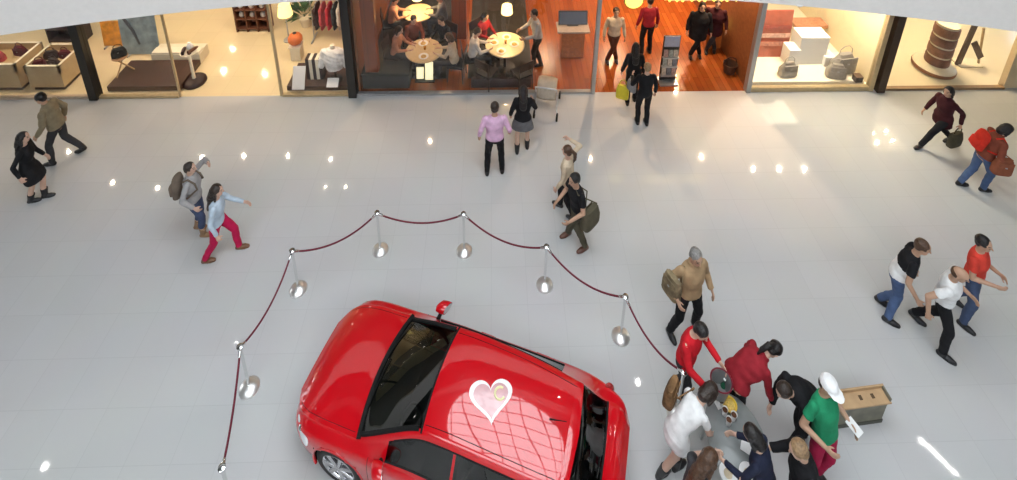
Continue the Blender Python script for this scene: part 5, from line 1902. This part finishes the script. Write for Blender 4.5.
CL['peach'] = (0.55, 0.26, 0.16)
CL['offwhite'] = (0.62, 0.58, 0.55)
diner_at(c1, 165, 0.80, 'seated diner in a peach top at the dark corner table, on the post side', 'peach', hair='black', style='bob', woman=True)
diner_at(c1, 118, 0.84, 'seated diner in rust at the far side of the dark corner table', 'rust', hair='dark', style='short')
diner_at(c1, 55, 0.84, 'seated diner in black at the far side of the dark corner table', 'black', hair='black', style='short')
diner_at(c1, -10, 0.80, 'seated diner in cream at the dark corner table, beside the wooden column', 'cream', hair='brown', style='bob', woman=True)
diner_at(c3, 190, 0.74, 'seated diner in peach at the far table under the pendant', 'peach', hair='black', style='short')
diner_at(c3, 0, 0.74, 'seated diner in grey at the far table under the pendant', 'grey', hair='dark', style='short')
diner_at(c2, 190, 0.86, 'seated diner in an off-white shirt at the brightly lit table', 'offwhite', hair='dark', style='short', skin='fair')
diner_at(c2, 135, 0.88, 'seated diner in wine red at the far side of the lit table', 'wine', hair='black', style='bob', woman=True)
P_('standing', 'person in a grey shirt and dark trousers standing at the lit table', G(533, 64), G(540, 66), head=195, H=1.76, lean=10, top='greyt', bcol='black', shoes='black', hair='black', style='short', skin='tan', armL=(0.34, 0.02, -0.26), armR=(0.34, 0.02, -0.26))
for ang, lb in ((235, 'empty dark dining chair on the window side of the lit table'), (300, 'empty dark dining chair at the lit table beside the standing person')):
    x, y = table_at(c2, ang, 0.80)
    dining_chair(lb, x, y, rad(ang+180))


def plate_glass(c, pts, where):
    for i, (dx, dy) in enumerate(pts):
        t = thing('dinner_plate', 'white plate on the %s, %s' % (where, ('nearest the window', 'farthest from the window', 'beside the glass tumbler', 'at the table edge')[i]), 'plate', (c[0]+dx, c[1]+dy, 0.747))
        Geo().lathe([(0.06, 0), (0.12, 0.014), (0.125, 0.018), (0.12, 0.02), (0.06, 0.008)], n=24).build('plate_body', M_white, t, smooth=True)
        Geo().lathe([(0.07, 0.009), (0.05, 0.03), (0.015, 0.04)], n=16).build('food', mat('golden_food', (0.60, 0.38, 0.10), 0.6, vary=0.4, scale=40), t, smooth=True)
    t = thing('tumbler', 'glass tumbler on the %s' % where, 'glass', (c[0]+0.02, c[1]+0.02, 0.747))
    Geo().lathe([(0.03, 0), (0.038, 0.12), (0.035, 0.12), (0.028, 0.006)], n=18).build('glass_body', glass('tumbler_glass', (1, 0.97, 0.9), 0.93, 0.02, 0.06), t, smooth=True)
    Geo().lathe([(0.027, 0.008), (0.034, 0.085)], n=18).build('drink', mat('amber_drink', (0.55, 0.25, 0.03), 0.1), t, smooth=True)


plate_glass(c1, [(0.02, -0.25), (-0.05, 0.25)], 'dark corner table')
plate_glass(c2, [(-0.1, -0.28), (0.05, 0.27), (0.24, -0.02), (-0.28, 0.05)], 'brightly lit table')


def pendant(label, c, zb, m=None):
    t = thing('pendant_lamp', label, 'pendant lamp', (c[0], c[1], 3.45))
    Geo().cone((0, 0, -0.02), (0, 0, zb+0.26-3.45), 0.006, 0.006, 6).build('cord', M_black, t)
    Geo().lathe([(0.05, 0.0), (0.05, -0.03)], n=16).build('ceiling_rose', M_black, t)
    Geo().lathe([(0.15, zb-3.45), (0.13, zb+0.22-3.45), (0.03, zb+0.26-3.45)], n=24, cap=False).build('lamp_shade', mat('glow_shade', (0.9, 0.75, 0.4), 0.6, emit=(1.0, 0.72, 0.28), strength=3.2), t, smooth=True)
    lamp('POINT', 'bulb', (0, 0, zb+0.05-3.45), 45, (1.0, 0.70, 0.35), t, 0.06)
    return t


pendant('glowing pendant lamp over the far table of the dark corner', (c3[0], c3[1]), 1.18)
pendant('glowing pendant lamp over the brightly lit table', (c2[0]+0.05, c2[1]+0.35), 1.45)
# menu tent near the glass
c = place(425, 82)
t = thing('menu_board', 'glowing cream menu board on the floor by the restaurant glass', 'sign', (c[0], c[1]+0.1, 0))
M_menu = mat('lit_menu', (0.85, 0.8, 0.55), 0.5, emit=(1.0, 0.9, 0.55), strength=0.9)
Geo().box((0.10, 0, 0.26), (0.20, 0.03, 0.46), tilt=(-0.25, 0)).build('menu_page', M_menu, t, bevel=0.003)
Geo().box((-0.13, 0.01, 0.19), (0.18, 0.03, 0.30), tilt=(-0.25, 0)).build('menu_page', M_menu, t, bevel=0.003)
Geo().box((0, 0.12, 0.16), (0.40, 0.02, 0.34), tilt=(0.35, 0)).build('back_leg', M_black, t)
Geo().box((0, 0, 0.012), (0.5, 0.26, 0.024)).build('foot_board', M_black, t)
# wooden columns of the window
M_col = wood_mat('orange_column', (0.34, 0.085, 0.022), (0.28, 0.065, 0.016), (1.2, 0.3), 0.35)
for n_, px, w, y in ((9, 372, 0.32, 11.0), (10, 460, 0.40, 12.9)):
    x = on_wall(px, 60, y)[0]
    struct(Geo().box((x, y, 1.72), (w, 0.20, 3.44)).build('trim_%d' % n_, M_col, bevel=0.01))
# dark banquette along the post side
c = ground(388, 84)
t = thing('banquette', 'low dark upholstered bench inside the restaurant glass by the black post', 'bench', (c[0], 11.05, 0))
Geo().box((0, 0.05, 0.24), (1.15, 0.46, 0.40)).build('base', mat('dark_green_base', (0.028, 0.030, 0.028), 0.5), t, bevel=0.02)
Geo().box((0, 0.03, 0.47), (1.18, 0.50, 0.09)).build('seat', cloth('dark_green', (0.035, 0.040, 0.036)), t, bevel=0.03)
c = ground(505, 82)
t = thing('planter_box', 'long dark planter trough along the restaurant glass before the lit table', 'planter', (c[0]-0.1, 11.02, 0))
Geo().box((0, 0, 0.13), (1.5, 0.22, 0.26)).build('trough', M_darkbox, t, bevel=0.01)
g = Geo()
for k in range(90):
    x, y, hh = rnd.uniform(-0.7, 0.7), rnd.uniform(-0.07, 0.07), rnd.uniform(0.08, 0.2)
    dx, dy = rnd.uniform(-0.06, 0.06), rnd.uniform(-0.06, 0.06)
    g.add([(x-0.02, y, 0.25), (x+0.02, y, 0.25), (x+dx, y+dy, 0.25+hh), (x-0.02, y+0.006, 0.25), (x+0.02, y+0.006, 0.25), (x+dx, y+dy+0.004, 0.25+hh)], [(0, 1, 2), (5, 4, 3), (0, 3, 4, 1), (1, 4, 5, 2), (2, 5, 3, 0)])
g.build('foliage', mat('dark_leaf', (0.025, 0.04, 0.018), 0.5, vary=0.4), t)
# host desk with dark screen
c = place(572, 58)
t = thing('host_desk', 'pale host desk with a dark screen inside the restaurant glass', 'desk', (c[0], c[1]+0.15, 0))
Geo().box((0, 0.02, 0.43), (0.62, 0.36, 0.82)).build('cabinet', mat('desk_orange_wood', (0.48, 0.17, 0.05), 0.35, vary=0.2), t, bevel=0.01)
Geo().box((0, 0, 0.865), (0.86, 0.46, 0.05)).build('desk_top', mat('desk_pale', (0.50, 0.42, 0.36), 0.4), t, bevel=0.008)
Geo().box((0, 0.02, 0.02), (0.56, 0.30, 0.04)).build('plinth', M_black, t)
s = thing('flat_screen', 'dark blue grey screen standing on the host desk', 'screen', (c[0], c[1]+0.22, 0.89))
Geo().box((0, 0, 0.24), (0.78, 0.035, 0.38), tilt=(-0.35, 0)).build('bezel', M_black, s, bevel=0.006)
Geo().box((0, -0.022, 0.238), (0.72, 0.006, 0.32), tilt=(-0.35, 0)).build('screen', mat('screen_grey', (0.05, 0.06, 0.085), 0.15, emit=(0.30, 0.36, 0.48), strength=0.10), s)
Geo().box((0, 0.05, 0.01), (0.30, 0.18, 0.02)).build('screen_foot', M_black, s)
Geo().cone((0, 0.05, 0.01), (0, 0.04, 0.16), 0.02, 0.02, 8).build('screen_neck', M_black, s)
# brochure stand in the entrance
c = place(667, 86)
t = thing('brochure_stand', 'upright brochure stand with a pale header in the restaurant entrance', 'stand', (c[0]+0.05, c[1]+0.12, 0))
Geo().box((0, 0.07, 0.70), (0.42, 0.03, 1.36)).build('back_board', M_black, t, bevel=0.004)
Geo().box((0, 0.02, 0.02), (0.46, 0.30, 0.04)).build('foot', M_greym, t, bevel=0.004)
Geo().box((0, 0.045, 1.22), (0.38, 0.02, 0.30)).build('header', mat('header_lilac', (0.36, 0.36, 0.46), 0.4), t, bevel=0.003)
k = 0
for i in range(3):
    rk = Geo().box((0, 0.015, 0.22+0.27*i), (0.40, 0.07, 0.04)).build('rack_tray', M_greym, t)
    for j in range(3):
        cols = [(0.50, 0.42, 0.34), (0.16, 0.16, 0.18), (0.42, 0.26, 0.22), (0.30, 0.30, 0.26)]
        o = Geo().box((0, 0, 0.10), (0.105, 0.03, 0.20), tilt=(-0.12, 0)).build('brochure', mat('brochure_%d' % (k % 4), cols[k % 4], 0.4, vary=0.3, scale=20), None, (c[0]+0.05-0.125+0.125*j, c[1]+0.145, 0.242+0.27*i), 0)
        tag(o, ('%s brochures in the %s tray of the brochure stand, %s pocket') % (('tan', 'dark', 'rusty', 'olive')[k % 4], ('lowest', 'middle', 'upper')[i], ('first', 'second', 'third')[j]), 'brochure', 'brochures in the entrance stand')
        k += 1
# lit counter by the right post
c = place(742, 66)
t = thing('pastry_case', 'small lit yellow display case inside the entrance by the grey post', 'display case', (6.13, c[1]+0.95, 0))
Geo().box((0, 0, 0.30), (0.42, 0.50, 0.58)).build('case_base', mat('case_orange', (0.48, 0.14, 0.03), 0.4), t, bevel=0.01)
Geo().box((0, 0, 0.82), (0.38, 0.46, 0.42)).build('lit_interior', mat('lit_yellow', (0.85, 0.62, 0.15), 0.5, emit=(1.0, 0.66, 0.14), strength=1.2), t, bevel=0.01)
Geo().box((0, 0, 1.055), (0.43, 0.52, 0.04)).build('case_top', M_brownw, t, bevel=0.006)
# low stools / bags at the entrance floor
c = place(729, 72)
t = thing('magazine_basket', 'dark woven basket on the restaurant floor near the lit case', 'basket', (c[0], c[1], 0))
Geo().lathe([(0.13, 0), (0.17, 0.26), (0.18, 0.28), (0.165, 0.28), (0.12, 0.02)], n=24).build('basket_body', mat('dark_weave', (0.07, 0.03, 0.015), 0.7, vary=0.4, scale=50, bump=0.6), t, smooth=True)
Geo().tube([(-0.17, 0, 0.27), (-0.12, 0, 0.42), (0, 0, 0.47), (0.12, 0, 0.42), (0.17, 0, 0.27)], 0.012).build('handle', M_darkbox, t, smooth=True)
# sign over the entrance: glowing yellow shapes, too cut off to read
sg = thing('entrance_sign', 'pale header sign with glowing yellow lettering over the restaurant entrance', 'sign', (0, SHOP_Y-0.04, 0))
xa, xb = on_wall(664, 4, SHOP_Y-0.06)[0], on_wall(757, 4, SHOP_Y-0.06)[0]
zb = on_wall(705, 3, SHOP_Y-0.06)[2]
Geo().box(((xa+xb)/2+0.2, 0.03, zb+0.27), (xb-xa+0.1, 0.05, 0.46)).build('sign_board', mat('sign_cream', (0.80, 0.72, 0.52), 0.5), sg, bevel=0.006)
M_glowy = mat('sign_yellow', (0.9, 0.75, 0.2), 0.5, emit=(1.0, 0.80, 0.16), strength=1.6)
xs_ = np.linspace(xa+0.08, xb-0.55, 10)
for i, x in enumerate(xs_):
    g = Geo()
    if i % 3 == 2:
        g.tube([(x, -0.02, zb+0.05), (x, -0.02, zb+0.40)], 0.032, 8)
    else:
        g.tube([(x+0.075*math.sin(q), -0.02, zb+0.20-0.15*math.cos(q)) for q in np.linspace(0.3, 5.4, 15)], 0.030, 8)
    g.build('letter', M_glowy, sg, smooth=True)
rs = thing('round_sign', 'round glowing yellow sign over the restaurant entrance', 'sign', (on_wall(634, 2, SHOP_Y-0.1)[0], SHOP_Y-0.08, zb+0.10))
Geo().lathe([(0.20, -0.03), (0.21, 0.0), (0.20, 0.03)], n=28, axis=(0, 1, 0)).build('sign_disc', M_glowy, rs, smooth=True)
Geo().tube([(0.215*math.cos(q), 0, 0.215*math.sin(q)) for q in np.linspace(0, 2*math.pi, 33)], 0.018, 8).build('sign_rim', mat('sign_ochre', (0.45, 0.30, 0.04), 0.4), rs, smooth=True)
Geo().box((0, 0.05, 0.24), (0.06, 0.06, 0.14)).build('bracket', M_black, rs)

# ------------------------------------------------------------------ bright shop window
A, B = platform('low bright cream platform behind the bright window', 752, 866, 88.5, 1.1, 0.14, M_rim)
t = panel_stand('brick red panel of printed bands at the grey post', 772, 62, 0.80, 1.5, mat('brick_print', (0.36, 0.09, 0.05), 0.5, vary=0.2, scale=5), dy=0.1)
for zz, c_ in ((0.55, (0.52, 0.22, 0.15)), (0.80, (0.60, 0.36, 0.28)), (1.05, (0.30, 0.06, 0.04))):
    Geo().box((0, -0.035-0.0*zz+0.08*(zz-0.79), zz), (0.78, 0.01, 0.12), tilt=(-0.08, 0)).build('printed_band', mat('band_%.2f' % zz, c_, 0.5, vary=0.3, scale=14), t)
M_lamp_w = mat('bright_white', (0.92, 0.90, 0.86), 0.4, vary=0.01)
t = thing('white_display_tower', 'tall bright white stepped display in the bright window', 'display stand', (place(813, 74)[0], 11.65, 0.14))
for (x, y, z0, z1, w, d) in ((0, 0.05, 0.0, 0.85, 0.75, 0.45), (-0.50, -0.05, 0, 0.50, 0.30, 0.36), (0.45, -0.1, 0, 0.30, 0.28, 0.32)):
    Geo().box((x, y, (z0+z1)/2), (w, d, z1-z0)).build('step', M_lamp_w, t, bevel=0.012)
for px, py, zz, lb, s_, a_ in ((788, 76, 0.14, 'grey draped handbag at the panel end of the bright platform', 1.5, 0.1), (836, 78, 0.14, 'grey handbag in the middle of the bright platform', 1.5, -0.2), (853, 72, 0.14, 'largest grey handbag near the dark post', 2.1, 0.15)):
    c = place(px, py, zz)
    bag_at('handbag', lb, 'bag', (c[0]-(0.28 if px > 850 else 0), c[1]+0.05, zz+0.13*s_), a_, (0.32*s_, 0.15*s_, 0.26*s_), mat('grey_leather', (0.30, 0.27, 0.24), 0.5, vary=0.12), None, 0.62)
c = place(858, 82, 0.14)
t = thing('small_box', 'small dark brown box at the dark post end of the bright platform', 'box', (c[0], c[1]+0.05, 0.14))
Geo().box((0, 0, 0.07), (0.18, 0.16, 0.14)).build('carton', M_darkbox, t, bevel=0.006)
Geo().box((0, 0, 0.15), (0.19, 0.17, 0.03)).build('lid', mat('brown_lid', (0.09, 0.05, 0.03), 0.5), t, bevel=0.004)
c = place(823, 42)
t = thing('rust_bench', 'rust-topped bench at the back of the bright shop', 'bench', (c[0]-0.35, c[1]+0.3, 0))
Geo().box((0, 0, 0.42), (0.95, 0.40, 0.12)).build('seat', mat('rust_top', (0.42, 0.19, 0.10), 0.5, vary=0.2), t, bevel=0.02)
for sx in (-1, 1):
    Geo().box((sx*0.38, 0, 0.18), (0.06, 0.34, 0.36)).build('leg', M_rim, t, bevel=0.004)

# ------------------------------------------------------------------ corner shop window
c = place(936, 76)
t = thing('round_plinth', 'round cream plinth with a brown edge in the corner window', 'plinth', (c[0]+0.15, c[1]+0.30, 0))
Geo().lathe([(0.46, 0), (0.48, 0.02), (0.48, 0.13), (0.46, 0.15), (0.05, 0.152)], n=40).build('plinth_top', M_cream, t, smooth=True)
Geo().lathe([(0.482, 0.03), (0.490, 0.05), (0.490, 0.11), (0.482, 0.13)], n=40, cap=False).build('edge_band', M_brownw, t, smooth=True)
t2 = thing('banded_column', 'brown column of stacked bands standing on the round plinth', 'display column', (c[0]+0.25, c[1]+0.36, 0.152))
for i in range(4):
    Geo().lathe([(0.27, 0.30*i+0.0), (0.28, 0.30*i+0.02), (0.28, 0.30*i+0.22), (0.27, 0.30*i+0.24)], n=30).build('drum', mat('drum_brown_%d' % (i % 2), ((0.20, 0.085, 0.055), (0.26, 0.12, 0.075))[i % 2], 0.45, vary=0.25, scale=8), t2, smooth=True)
    Geo().lathe([(0.25, 0.30*i+0.238), (0.25, 0.30*i+0.302)], n=30).build('pale_ring', M_cream, t2, smooth=True)
c = place(975, 72)
t = thing('easel', 'dark slanting easel with a small board in the corner window', 'easel', (c[0]+0.05, c[1]+0.3, 0))
M_dtaupe = mat('dark_taupe', (0.10, 0.07, 0.06), 0.5)
Geo().box((-0.22, 0, 0.62), (0.14, 0.05, 1.24), tilt=(-0.05, 0.14)).build('slanted_post', M_dtaupe, t, bevel=0.005)
Geo().box((0.22, 0.02, 0.55), (0.05, 0.04, 1.15), tilt=(-0.05, -0.12)).build('slanted_post', mat('tan_post', (0.50, 0.36, 0.20), 0.5), t, bevel=0.004)
Geo().box((0.08, -0.05, 0.50), (0.16, 0.03, 0.55), tilt=(-0.1, -0.55)).build('board', M_dtaupe, t, bevel=0.004)
Geo().box((0, 0.02, 0.02), (0.62, 0.34, 0.04)).build('foot', M_cream, t, bevel=0.005)
